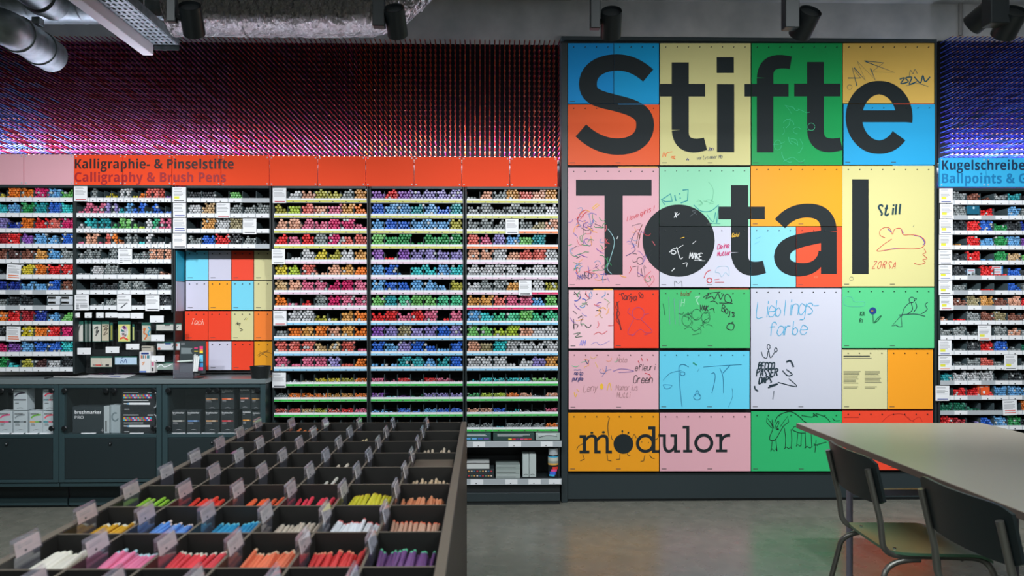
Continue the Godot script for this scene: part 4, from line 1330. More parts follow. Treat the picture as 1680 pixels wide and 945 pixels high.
func shelving() -> void:
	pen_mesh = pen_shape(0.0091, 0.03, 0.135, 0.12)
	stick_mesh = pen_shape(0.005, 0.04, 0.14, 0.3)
	M.divider = mat(c8(70, 86, 90), 0.4)
	var yel: Material = mat(c8(204, 208, 88), 0.5)
	var lil: Material = mat(c8(232, 204, 222), 0.5)
	var blu: Material = mat(c8(140, 206, 240), 0.5)
	var grn: Material = mat(c8(48, 190, 72), 0.5)
	var mgt: Material = mat(c8(222, 30, 100), 0.5)
	var org: Material = mat(c8(240, 130, 60), 0.5)
	bay("dark shelving unit at the left edge, bins heaped with vividly coloured pens", "in the unit at the left edge", -38, 122, [
		"p2 y1 o4 o3 m4 u3 N2", "n2 T3 u3 n3 t3 b3 T3", "r2 V3 B2 o4 r3 c3 m3", "b2 R3 r4 v3 u3 u2 b4", "r2 x3 X3 x3 O3 u3 g3", "k2 k1! -- y3 o3 r3 r4", "v2 B3 B3! u2 u2! b3 x3", "g2 g2 k3! k3 --! -- --!", "y3 o3 r4 R4 B4 u2 N2", "b2 k4 -- y3 o3 r4 m4", "n3 m2 v3 u3 b3 b3 T3", "t3 n3 T1 Y2 X2 w2 k4"], {}, {"foot": 0.918, "single": 5, "loose": true, "r": 0.0078})
	bay("dark shelving unit with many narrow pen bins under the first printed fascia panels", "in the second unit", 122, 283.5, [
		"-- -- g3 y1 y1 y1 w4 w3 y1 o1 c4 c4 c4 v1", "p1 p4 p2 p3 V4 V2 t1 u3 b1 b3 u1 b2 b1 b1", "w1 T4 t2 t3 t2 n1 N3 N2 N1 l1 w2 a3 p3 p4", "p1 s3 s3 p1 c4 o3 s1 g2 g2 T1 w4 w1 w1 w1", "g2 g3 g3 g1 g3 -- -- g2 g2 s4 s4 s4", "w1 w3 g4 g2 g1 g2 s1", "-- k2 k2 g3 g3 k1 g2", "-- g1 g2 -- k1 k1 k4"], {}, {"foot": 1.345, "r": 0.0072})
	bay("dark four-shelf unit with metallic and grey pens above the small coloured posters", "in the third unit", 303.5, 444.5, ["k2 k2 -- N2 --! --!", "w3 z3 -- g3 g2 g3", "-- O4 w4 G4 -- --", "g2 b3 r3 k3 g2 k1!"], {}, {"foot": 1.775, "r": 0.0082})
	var D := bay("tall shelving unit right of the black counter, mostly yellow to red pens", "in the fourth unit", 446.5, 604.5, [
		"-- w2 s2 Y2 Y2 g2 O3", "Y2 l2 c3 s2 p3 O3 o2", "s2 s3 p2 p2 m3 m3 p1", "r2 p2 r3 g3 m3 c2 c3", "-- w1 w3 y2 Y2 w3 O2", "y3 l2 c4 s1 s3 O3 o2", "z3 s3 p3 p3 m2 m3 p3", "o2 p1 r1 g3 m3 p3 p3", "-- w3 w3 Y1 Y1 O3 o2", "g2 o2 O3 o3 s3 O3 o2", "c3 c3 c4 z2 z2 c4 p1", "p3 p1 p3 p3 V3 c1 o2", "-- w1 G1 y2 y2 Y2 o2", "g2 o3 o2 o2 O2 O2 o2", "c2 c2 z2 Y2 c2 r2 p2", "g1 g1 g1 x1 c1 o1 g1"], {0: yel, 4: lil, 8: blu, 12: grn}, {"thin_from": 12})
	var E := bay("tall shelving unit in the middle, with violet, blue and green pens", "in the fifth unit", 605.5, 762, [
		"v2 r2 v2 V2 V3 V2 V3", "b3 u3 u3 t3 u3 b2 t3", "u2 b3 b2 u3 u3 u2 Y3", "N3 n2 n3 n1 n3 n3 n3", "v4 r1 v3 V3 V3 V3 V3", "u3 b3 u1 T3 T2 u3 T3", "u3 b2 b2 u4 u2 u1 Y3", "N3 t3 a3 N3 N3 a4 a4", "r2 r3 p2 r3 p3 r1 p3", "v3 V3 G3 V2 V3 b4 V3", "b3 u2 V3 b3 b2 u1 b3", "u1 u1 t3 t3 u2 t2 b4", "p2 p1 r2 g1 r3 p2 p1", "v2 t1 v1 e1 V2 V2 V2", "u1 u1 b2 b1 u2 b2 b2", "g1 t1 g1 b1 g1 b1 g1"], {0: yel, 4: lil, 8: blu, 12: grn}, {"thin_from": 12})
	var Fb := bay("tall shelving unit left of the poster wall, grey pens above boxed sets", "in the sixth unit", 763, 918.5, [
		"g1 s2 g2 O3 c2 s2 O4", "g2 g3 g2 g3 g2 g3 w3", "g3 g3 g2 -- g3 G2 s3", "c4 p2 V3 u3 N2 t3 --", "s4 s3 w3 s2 c3 c4 w3", "w3 w3 w3 w3 w2 w3 w4", "w2 g3 g3 O3 -- w4 Y2", "O3 O3 c3 p3 p4 u2 N3", "u4 T2 a2 a2 N3 a2 a3", "N3 N3 l2 l4 s2 w3 w3", "s3 G3 T3 w4 w3 w2 w3", "w3 w3 w3 w1 w2 V3 O4", "T1 T2 T2 T2 T2 N2 N2", "n2 l2 l3 o2 s2 g1 s2", "s2 s2 b2 T1 w1 g1 p2", "g2 g2 t1 g2 g2 g2 o2"], {0: yel, 4: lil, 8: blu, 12: grn}, {"thin_from": 12, "override": {"2 4": org, "2 5": org, "2 6": org, "3 0": org, "3 1": org, "3 2": org, "3 3": org, "3 4": org, "3 5": org, "3 6": org, "6 5": mgt, "6 6": mgt, "7 0": mgt, "7 1": mgt, "7 2": mgt, "7 3": mgt, "7 4": mgt, "7 5": mgt, "7 6": mgt}})
	bay("tall shelving unit right of the poster wall with a column of info cards", "in the unit right of the posters", 1540.5, 1703, [
		"-- g3 x2 x1 g2 t2 k2", "-- g4! -- r2! -- u3 g2", "-- k3 r3 b4 n2 k3 B3", "-- O1 r3 u2 n3 u3 v3", "-- k2 r3 u1 n3 z2 N2", "-- k3 g1! r4 r1! b2 k2", "-- g2! g1 r1! -- b2 g2", "-- x2! G3 O3! x2 s3 r2", "s1 r1 g3 x3 G3 x2 x2", "g2 g3 g1 -- g3 s2 g2", "-- g1 k3 r3 b3 g1 e2", "-- g1 g2 c2 g1 -- g1", "t2! w2 w3 w3! k1 k3 k2!", "-- r2 r2! r1 u3 u3 u2!", "e2! e2 e1! --! --! -- o3", "r3 R2 V1 b2 u3 n3 k2"], {}, {"r": 0.0074})
	for q in [[D, 446.5, 604.5], [E, 605.5, 762], [Fb, 763, 918.5]]:
		plinth(q[0], q[1], q[2], 0.0)
		wide_shelf(q[0], q[1], q[2] + (2.0 if q[0] == Fb else 0.0), 724, 733.5, [[q[1] + 13, q[1] + 33], [q[1] + 71, q[1] + 92], [q[1] + 124, q[1] + 144]])
		wide_shelf(q[0], q[1], q[2] + (2.0 if q[0] == Fb else 0.0), 786, 795, [[q[1] + 9, q[1] + 30], [q[1] + 66, q[1] + 86], [q[1] + 104, q[1] + 124], [q[1] + 137, q[1] + 157]])
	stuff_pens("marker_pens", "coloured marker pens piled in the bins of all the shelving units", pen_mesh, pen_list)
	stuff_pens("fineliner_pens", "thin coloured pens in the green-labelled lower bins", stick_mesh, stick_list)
	cards()

# ---------------------------------------------------------------- white info cards hung on the rails
func info_card(x0: float, y0: float, x1: float, y1: float, bar: Color, label: String, kind := 0, tilt := 0.0) -> void:
	var d := D_RAIL - 0.014
	var r := Rect2(x0, y0, x1 - x0, y1 - y0)
	var root := thing("info_card", label, "info card", at((x0 + x1) / 2, y1, d), "info cards on the shelves")
	part("card", sheet_mesh(root, r, d, 0.0, 0.003), M.white, root, root.position)
	var gray := text_lines(x0 + 2, y0 + 2, x1 - 4, 2, 1.5) + text_lines(x0 + 2, y0 + 7, x1 - 2, 4, 2.0)
	var inks := [[M.card_ink, gray]]
	if kind == 0: inks.append([mat(bar, 0.5), [rect_poly(x0 + 3, y1 - 3.2, x1 - 2, y1 - 1.8)]])
	if kind == 1: inks.append([mat(bar, 0.5), [rect_poly(x0 + 2.5, y1 - 9, x0 + 7, y1 - 8), rect_poly(x0 + 2.5, y1 - 6, x0 + 7, y1 - 5), rect_poly(x0 + 2.5, y1 - 3, x0 + 7, y1 - 2), rect_poly(x0 + 9, y1 - 8.8, x1 - 2, y1 - 8), rect_poly(x0 + 9, y1 - 5.8, x1 - 2, y1 - 5)]])
	if kind == 2: inks.append([mat(bar, 0.5), line([x0 + 6, y1 - 4, x1 - 7, y0 + 13], 1.6, false)])
	if kind == 3: inks.append_array([[mat(c8(226, 226, 70), 0.5), [rect_poly(x0 + 3, y1 - 10, x0 + 11, y1 - 6)]], [mat(bar, 0.5), [rect_poly(x0 + 3, y1 - 3, x1 - 3, y1 - 2)]]])
	if kind == 4: inks.append([mat(bar, 0.5), [rect_poly(x0 + 3, y1 - 8, x1 - 3, y1 - 6.6), rect_poly(x0 + 3, y1 - 4.6, x1 - 2, y1 - 3.2)]])
	print_to(root, "print", inks, r, d, 0.0)
	if tilt != 0.0: root.rotation.z = tilt

func cards() -> void:
	M.card_ink = mat(c8(165, 168, 172), 0.6)
	var dk := c8(44, 50, 58)
	var rd := c8(190, 70, 80)
	var og := c8(226, 120, 70)
	var nv := c8(50, 70, 150)
	info_card(10, 434, 33, 459, og, "tilted white info card with orange bars on the sixth shelf, leftmost unit", 4, -0.07)
	info_card(10, 535.5, 33, 560, og, "upright white info card with orange bars on the tenth shelf, leftmost unit", 4, -0.02)
	info_card(121.5, 305.5, 143, 330, rd, "white info card on the top shelf directly under the start of the printed fascia")
	info_card(194, 408, 216.5, 433, dk, "white info card with three short black bars on the fifth shelf of the second unit", 1)
	info_card(122.5, 484, 145.5, 509, dk, "white info card with black bars above the hanging blister packs, left one of three", 1)
	info_card(192, 484, 215, 509.5, dk, "white info card with a drawn black pen above the hanging packs", 2)
	info_card(238.5, 484.5, 261.5, 510, dk, "white info card with one black bar above the hanging packs, right one of three")
	info_card(283, 307, 305, 332, dk, "white info card with a yellow spot, topmost of the column of four between two units", 3)
	info_card(284, 333, 305, 356, nv, "white info card with a thin blue bar, second in the column of four")
	info_card(284, 357.5, 305.5, 382, nv, "white info card with two coloured bars, third from the top in the column of four", 4)
	info_card(283.5, 383, 305.5, 407.5, dk, "white info card with a grey bar, lowest of the column of four between two units")
	info_card(355, 333, 377, 357.5, rd, "white info card with a red bar on the second shelf above the small posters")
	info_card(398.5, 358.5, 420.5, 384, dk, "white info card with a dark bar on the third shelf above the small posters")
	info_card(447.5, 308.5, 469.5, 333, rd, "white info card at the left end of the first yellow-striped shelf", 0)
	info_card(446, 409, 467.5, 433.5, dk, "white info card at the left end of the first lilac-striped shelf", 0)
	info_card(448.5, 510, 470, 534, rd, "white info card at the left end of the first blue-striped shelf", 0)
	info_card(446.5, 611.5, 469, 636, dk, "white info card at the left end of the first green-striped shelf", 0)
	info_card(829.5, 359.5, 850.5, 384, dk, "white info card on the third shelf of the unit beside the poster wall", 0)
	info_card(851, 460, 872, 484.5, dk, "white info card on the seventh shelf of the unit beside the poster wall", 0)
	var rows := ["topmost", "second from the top", "third from the top", "fourth from the top", "fifth from the top", "sixth from the top", "seventh from the top", "lowest"]
	var ys := [309, 334.5, 360, 385, 410, 435, 460, 485]
	for i in 8:
		var dx := [0.0, 1.0, 0.0, -0.5, -1.0, -1.0, -1.0, 0.5]
		info_card(1541.5 + dx[i], ys[i], 1563 + dx[i], ys[i] + 24, [nv, c8(120, 130, 150), nv, rd, dk, nv, dk, rd][i], "white info card, %s in the column of eight beside the posters" % rows[i], 3 if i != 4 else 0)
	info_card(1604.5, 534, 1626, 558.5, og, "white info card in the middle of the tenth shelf right of the poster wall", 3)
	info_card(1540, 558.5, 1561, 583, nv, "white info card, upper of the pair at the left of the eleventh shelf", 3)
	info_card(1540, 584, 1561, 607.5, og, "white info card, lower of the pair at the left of the twelfth shelf", 3)
	info_card(1648, 582.5, 1669, 607, dk, "white info card at the right edge of the picture on the twelfth shelf", 3)
	info_card(1535, 633, 1557.5, 657.5, nv, "white info card sticking out left beside the red pens near the table", 0)
	info_card(1646, 656.5, 1669, 681, c8(230, 110, 100), "white info card with a broad pink bar beside the orange pens near the table", 4, 0.04)
	# small boxes standing among the pens of the unit right of the posters
	box_good("pen_box", "petrol blue pen box with a pale dot on the second shelf, rightmost unit", "box", 1586.5, 334, 1607, 351.5, 5.385, 0.1, c8(24, 98, 124), [[mat(c8(170, 210, 225), 0.5), disc(Vector2(1597.5, 341), 1.8, 2.2, 10)]])
	box_good("pen_box", "small blue and white pen box lying on the sixth shelf right of the poster wall", "box", 1584, 441, 1600, 450, 5.385, 0.1, c8(196, 214, 226), [[mat(c8(40, 110, 180), 0.5), [rect_poly(1584, 441, 1587, 450)]], [mat(c8(190, 110, 120), 0.5), [rect_poly(1588.5, 443.5, 1598, 445)]]])
	box_good("pen_box", "white pen box with a red line, upper of two stacked, rightmost unit", "box", 1627, 435.5, 1645.5, 442.5, 5.385, 0.1, c8(206, 216, 226), [[mat(c8(220, 70, 70), 0.5), [rect_poly(1629.5, 438, 1641, 439.4)]], [mat(c8(60, 130, 200), 0.5), [rect_poly(1643, 435.5, 1645.5, 442.5)]]])
	box_good("pen_box", "white pen box with a red line, lower of two stacked, rightmost unit", "box", 1627, 443, 1645.5, 450.2, 5.385, 0.1, c8(206, 216, 226), [[mat(c8(220, 70, 70), 0.5), [rect_poly(1629.5, 445.5, 1641, 447)]], [mat(c8(60, 130, 200), 0.5), [rect_poly(1643, 443, 1645.5, 450.2)]]])
	box_good("pen_box", "orange red pen box with a white dot between red and blue pens near the table", "box", 1604, 632, 1624, 648.5, 5.385, 0.1, c8(236, 92, 44), [[M.white, disc(Vector2(1614.5, 643.5), 2, 2.4, 10) + [rect_poly(1607, 634, 1613, 635.6), rect_poly(1617, 633.6, 1621, 635)]]])
	for i in 4:
		var px := 77.0 + (i % 2) * 22.0
		var py := 484.6 if i < 2 else 492.6
		box_good("marker_box", "white flat box with a black label, %s %s of four on the leftmost unit" % ["upper" if i < 2 else "lower", "left" if i % 2 == 0 else "right"], "box", px, py, px + 21.6, py + 7.8, 5.385, 0.12, c8(206, 214, 220), [[M.dim_ink, [rect_poly(px + 1.5, py + 2, px + 14, py + 6)]], [M.white, text_lines(px + 2.5, py + 3.3, px + 13, 1, 3.0)]])

var rest_y := -1.0   # when set, boxes stand on this height

# a box whose front face shows as the given rectangle at distance d
func box_good(n: String, label: String, cat: String, x0: float, y0: float, x1: float, y1: float, d: float, depth: float, col: Color, inks: Array, group := "", c := 0.002) -> Node3D:
	var a := at(x0, y0, d)
	var b := at(x1, y1, d)
	if rest_y > 0.0: b.y = rest_y
	var root := thing(n, label, cat, Vector3((a.x + b.x) / 2, b.y, -d - depth / 2), group)
	part("carton", cbx(Vector3(b.x - a.x, a.y - b.y, depth), c), mat(col, 0.45), root, Vector3((a.x + b.x) / 2, (a.y + b.y) / 2, -d - depth / 2))
	if inks.size(): print_to(root, "print", inks, Rect2(x0, y0, x1 - x0, y1 - y0), d, 0.0)
	return root

# ---------------------------------------------------------------- the niche with small posters and the hook board
func recess() -> void:
	var d := 5.545
	var a := at(303.5, 408, d)
	var b := at(447.5, 612, d)
	var board := thing("niche_board", "dark back board of the niche on which the small posters hang", "board", Vector3((a.x + b.x) / 2, b.y, -d - 0.006))
	part("panel", bx(Vector3(b.x - a.x + 0.02, a.y - b.y, 0.012)), M.dark, board, Vector3((a.x + b.x) / 2, (a.y + b.y) / 2, -d - 0.008))
	var lb := c8(120, 214, 238)
	var lv := c8(206, 206, 224)
	var ro := c8(240, 70, 42)
	var py := c8(216, 212, 158)
	var oy := c8(248, 168, 42)
	var oo := c8(248, 132, 52)
	var wht := mat(c8(250, 200, 180), 0.6)
	var blk := mat(c8(50, 50, 40), 0.6)
	var rows := [[[305, 341.5, lb, "light blue"], [342.5, 379, lv, "lavender"], [380, 416, ro, "orange red"], [417, 446.5, py, "pale yellow"]],
		[[305, 341.5, lv, "lavender"], [342.5, 379, oy, "orange"], [380, 416, lb, "light blue"], [417, 446.5, py, "pale yellow"]],
		[[303.5, 341, ro, "orange red"], [342, 378.5, ro, "orange red"], [379.5, 416, py, "pale yellow"], [417, 446.5, oo, "orange"]],
		[[306, 341.5, ro, "orange red"], [342.5, 379.5, lv, "lavender"], [380.5, 416, ro, "orange red"], [417.5, 446.5, c8(236, 160, 36), "dark orange"]]]
	var ys := [[411.5, 459.5], [461, 508.5], [510.5, 558], [560, 607]]
	var col_name := ["first", "second", "third", "fourth"]
	var row_name := ["top", "second", "third", "bottom"]
	for j in 4:
		for i in 4:
			var q: Array = rows[j][i]
			var dr := []
			if j == 2 and i == 0: dr = [[wht, hand("Tach", 313, 532, 9, 0.8, 0.05, 0.3, 1.5)]]
			if j == 2 and i == 2: dr = [[blk, hand("Hey", 387, 533, 5, 0.7) + line([392, 538, 398, 541, 394, 543], 0.8) + line([401, 525, 404, 521], 0.8)], [mat(c8(200, 190, 70), 0.6), line([404, 525, 407, 521], 0.8)]]
			if j == 3 and i == 3: dr = [[blk, line([422, 583, 434, 577, 446, 580], 0.5) + line([426, 577, 440, 586], 0.5) + line([424, 585, 440, 574], 0.5)]]
			var extra := ""
			if dr.size(): extra = " with a scribble"
			poster("small %s poster%s in the niche, %s in the %s row" % [q[3], extra, col_name[i], row_name[j]], q[0], ys[j][0], q[1], ys[j][1], q[2], 0.008, [], dr, Color(0, 0, 0, 0), d - 0.012, "small posters in the niche", 3 if i < 3 else 2)
	# the side of the niche carries posters too
	var s0 := at(288.0, 411, D_RAIL + 0.02)
	var sx := s0.x
	var side := thing("partition_panel", "dark upright panel between the narrow bins and the small posters", "panel", Vector3(sx, at(290, 612, 5.45).y, -5.46))
	var sb := at(290, 612, 5.45).y
	var sh := 2.2 - sb
	part("panel", cbx(Vector3(0.012, sh, 0.17), 0.002), M.shelf, side, Vector3(sx - 0.008, sb + sh / 2, -5.46))
	for q in [[411.5, 461.0, c8(40, 160, 190), "teal blue"], [462.0, 510.0, c8(190, 190, 212), "lavender grey"]]:
		var t0: float = at(290, q[0], 5.42).y
		var t1: float = at(290, q[1], 5.42).y
		var p := thing("poster", "%s poster seen edge-on on the side panel of the niche" % q[3], "poster", Vector3(sx + 0.002, t1, -5.46), "")
		part("sheet", bx(Vector3(0.003, t0 - t1, 0.15)), mat(q[2], 0.45), p, Vector3(sx + 0.002, (t0 + t1) / 2, -5.46))
	# the hook board left of it
	var h0 := at(140.5, 510.5, 5.5)
	var h1 := at(284, 612, 5.5)
	var hb := thing("hook_board", "dark perforated board with metal hooks for hanging packs", "hook board", Vector3((h0.x + h1.x) / 2, h1.y, -5.5))
	part("panel", bx(Vector3(h1.x - h0.x, h0.y - h1.y, 0.01)), M.dark, hb, Vector3((h0.x + h1.x) / 2, (h0.y + h1.y) / 2, -5.512))
	var holes := begin()
	for j in 16:
		for i in 26: box_to(holes, Vector3(h0.x + 0.02 + i * (h1.x - h0.x - 0.04) / 25.0, h1.y + 0.015 + j * (h0.y - h1.y - 0.03) / 15.0, -5.506) - hb.position, Vector3(0.008, 0.008, 0.003))
	part("hole_rows", done(holes), M.black_metal, hb, hb.position)
	var hook_y := ["in the upper row", "in the lower row", "on the right"]
	var hooks := [[120.5, 513, 131, 521, "at the left end of the upper row"], [139, 513, 150.5, 521.5, "second from the left of the upper row"], [158, 513, 170, 521.5, "third from the left of the upper row"], [173, 513, 193, 521.5, "fourth from the left of the upper row"], [193.5, 513.5, 213.5, 522.5, "fifth from the left of the upper row"], [214.5, 513.5, 235, 522.5, "at the right end of the upper row"],
		[246, 518, 268.5, 529, "above the flat white pack"], [127, 571, 149, 581.5, "above the beige brush pack"], [173.5, 569, 195.5, 579, "above the pale blue pack"], [207, 564, 228.5, 573.5, "above the standing box"], [247.5, 549.5, 269.5, 559.5, "below the flat white pack"], [247.5, 584, 269.5, 593, "lowest on the right"]]
	for q in hooks:
		var c := at((q[0] + q[2]) / 2.0, (q[1] + q[3]) / 2.0, 5.375)
		var w := at(q[2], q[1], 5.375).x - at(q[0], q[1], 5.375).x
		var h := at(q[0], q[1], 5.375).y - at(q[0], q[3], 5.375).y
		var root := thing("display_hook", "chrome hook with a white price label, %s" % q[4], "hook", Vector3(c.x, c.y, -5.505), "hooks on the hook board")
		part("wire", tube([Vector3(0, h * 0.4, 0), Vector3(0, h * 0.4, 0.118)], 0.0022, 8), M.chrome, root, root.position)
		part("wire", tube([Vector3(0, -h * 0.5, 0), Vector3(0, -h * 0.5, 0.1), Vector3(0, -h * 0.35, 0.112)], 0.0022, 8), M.chrome, root, root.position)
		part("label_holder", bx(Vector3(w, h * 0.22, 0.005)), M.rail, root, c + Vector3(0, h * 0.42, -0.004))
		part("price_label", price_label(w, h, M.white), null, root, c)
	pack("clear hanging pack with a white card and black brush lettering, leftmost", 123, 527, 136.5, 561, 5.42, c8(216, 214, 206), [[M.dim_ink, line([127, 553, 131, 534, 133, 530], 1.4) + line([132, 534, 135, 531], 1.2)]])
	pack("clear hanging pack seen nearly edge-on, second from the left", 139, 526, 143.5, 561, 5.43, c8(120, 130, 124), [])
	pack("clear hanging pack seen nearly edge-on, third from the left", 145, 526, 149.5, 561, 5.44, c8(150, 156, 150), [])
	pack("clear hanging pack with a white card and a black ink landscape", 151.5, 527, 165.5, 561, 5.42, c8(214, 212, 200), [[M.dim_ink, line([155, 540, 160, 536, 158, 546, 162, 542, 157, 551], 2.0)]])
	pack("clear hanging pack with a beige card and a brown patterned drawing", 166.5, 526.5, 179, 560.5, 5.42, c8(206, 196, 170), [[mat(c8(90, 74, 56), 0.6), line([168, 536, 177, 534, 170, 542, 176, 540, 170, 550, 177, 546], 1.2) + line([168, 534, 178, 540], 1.0)]])
	pack("dark pack edge with a yellow stripe between the hanging cards", 181, 529, 185, 559, 5.43, c8(150, 150, 60), [])
	pack("clear hanging pack with a yellow card and a rainbow coloured balloon", 193.5, 527, 214, 561.5, 5.41, c8(222, 222, 130), [[mat(c8(226, 228, 220), 0.6), disc(Vector2(203.5, 545), 7, 11, 16)], [mat(c8(190, 90, 180), 0.6), disc(Vector2(204, 541), 5.4, 7, 16)], [mat(c8(80, 190, 190), 0.6), [rect_poly(199, 541, 209, 545)]], [mat(c8(230, 220, 80), 0.6), [rect_poly(199.5, 545, 208.5, 548)]], [mat(c8(224, 80, 130), 0.6), [rect_poly(200.5, 548, 207.5, 552)]], [mat(c8(230, 90, 60), 0.6), line([197, 556, 203, 554, 210, 558], 3.0)]])
	pack("clear hanging pack edges right of the balloon card", 217, 532, 220.5, 559, 5.42, c8(196, 200, 120), [])
	pack("hanging pack with an orange and blue patterned card", 232.5, 529, 247.5, 560.5, 5.41, c8(200, 196, 178), [[mat(c8(210, 120, 60), 0.6), line([235, 541, 238, 539, 236, 546, 241, 550, 237, 557], 2.6)], [mat(c8(60, 160, 190), 0.6), line([243, 536, 246, 541, 243, 546, 245, 551], 2.4)], [mat(c8(60, 50, 60), 0.6), line([243, 538, 246, 536], 1.0)]])
	pack("flat white hanging pack with a red stripe and a dark label", 256, 530.5, 298, 542.5, 5.4, c8(206, 206, 198), [[mat(c8(190, 50, 50), 0.6), [rect_poly(285.5, 531, 287.2, 540)]], [M.dim_ink, [rect_poly(270, 531, 279, 534.5)] + line([290, 538, 293, 535], 1.2)], [M.card_ink, text_lines(266, 536, 283, 2, 2.0)]])
	pack("flat white hanging pack with a blue label", 257.5, 560.5, 296, 574.5, 5.4, c8(214, 216, 220), [[mat(c8(36, 60, 130), 0.5), [rect_poly(271, 562, 280.5, 565.5)]], [mat(c8(210, 110, 90), 0.6), disc(Vector2(261, 572), 2.5, 2, 8) + [rect_poly(288, 564, 291, 568)]], [M.dim_ink, line([282, 571, 285, 565], 0.8)]])
	pack("clear hanging pack with a beige card, a red brush and small dark pictures", 148.5, 584.5, 184, 602.5, 5.4, c8(206, 200, 184), [[mat(c8(200, 50, 40), 0.6), [rect_poly(157, 598, 166, 600)]], [mat(c8(60, 54, 50), 0.6), [rect_poly(173, 597.5, 179, 601)] + line([165, 586, 166, 597], 0.6) + [rect_poly(152, 598.4, 157, 599.6), rect_poly(166, 598.4, 169, 599.6)]]])
	pack("clear hanging pack with a pale blue card and dark blue lettering", 188, 584.5, 225, 598.5, 5.4, c8(190, 216, 236), [[mat(c8(40, 70, 140), 0.6), line([197, 596, 200, 591, 203, 595, 206, 589, 208, 596], 1.0) + line([199, 588, 203, 586], 0.8)]])
	pack("clear pack with a silver tube lying at the foot of the hook board", 253, 594, 285, 607, 5.4, c8(150, 170, 160), [[M.white, line([256, 604, 264, 598, 270, 602, 283, 597], 1.6)]])
	box_good("brush_box", "white standing box with a blue label and drawn figures beside the hook board", "box", 228.5, 577, 247, 611.5, 5.36, 0.05, c8(226, 226, 226), [[mat(c8(34, 60, 130), 0.5), [rect_poly(231.5, 578.5, 244, 581.5)]], [mat(c8(180, 110, 80), 0.6), [rect_poly(231, 583, 234, 588), rect_poly(238, 583, 240, 588)]], [mat(c8(60, 130, 140), 0.6), [rect_poly(234.5, 583, 237, 588), rect_poly(241, 583, 245, 588)]], [mat(c8(220, 140, 70), 0.6), line([233, 596, 237, 594, 234, 599], 1.2)], [mat(c8(70, 110, 190), 0.5), [rect_poly(229, 608.5, 240, 611)]]])
	box_good("brush_box", "narrow white box with a pink and black figure, right of the taller one", "box", 247.5, 592, 253.5, 611.5, 5.36, 0.05, c8(220, 216, 214), [[mat(c8(200, 110, 140), 0.6), [rect_poly(248.5, 594, 252.5, 600)]], [M.dim_ink, [rect_poly(249, 603, 252, 609)]]])
	box_good("brush_box", "beige box standing behind the white box with figures", "box", 232, 567.5, 252, 584, 5.43, 0.04, c8(176, 172, 160), [[M.dim_ink, text_lines(233, 570, 248, 1, 2.4)]])

func pack(label: String, x0: float, y0: float, x1: float, y1: float, d: float, col: Color, inks: Array) -> void:
	# a card in a clear blister, hanging from its top
	var r := Rect2(x0, y0, x1 - x0, y1 - y0)
	var root := thing("hanging_pack", label, "pack", at((x0 + x1) / 2, y1, d), "packs on the hook board")
	var h := y1 - y0
	var inner := Rect2(x0 + 0.6, y0 + h * 0.16, x1 - x0 - 1.2, h * 0.8)
	part("card", sheet_mesh(root, inner, d, 0.0, 0.002), mat(col, 0.5), root, root.position)
	if inks.size(): print_to(root, "print", inks, inner, d, 0.0)
	part("backing", sheet_mesh(root, r, d + 0.003, 0.0, 0.002), mat(c8(40, 96, 84), 0.4), root, root.position)
	var a := at(x0, y0 + h * 0.16, d - 0.006)
	var b := at(x1, y1, d - 0.006)
	part("blister", bx(Vector3(b.x - a.x, a.y - b.y, 0.001)), M.glass, root, Vector3((a.x + b.x) / 2, (a.y + b.y) / 2, -d + 0.006))

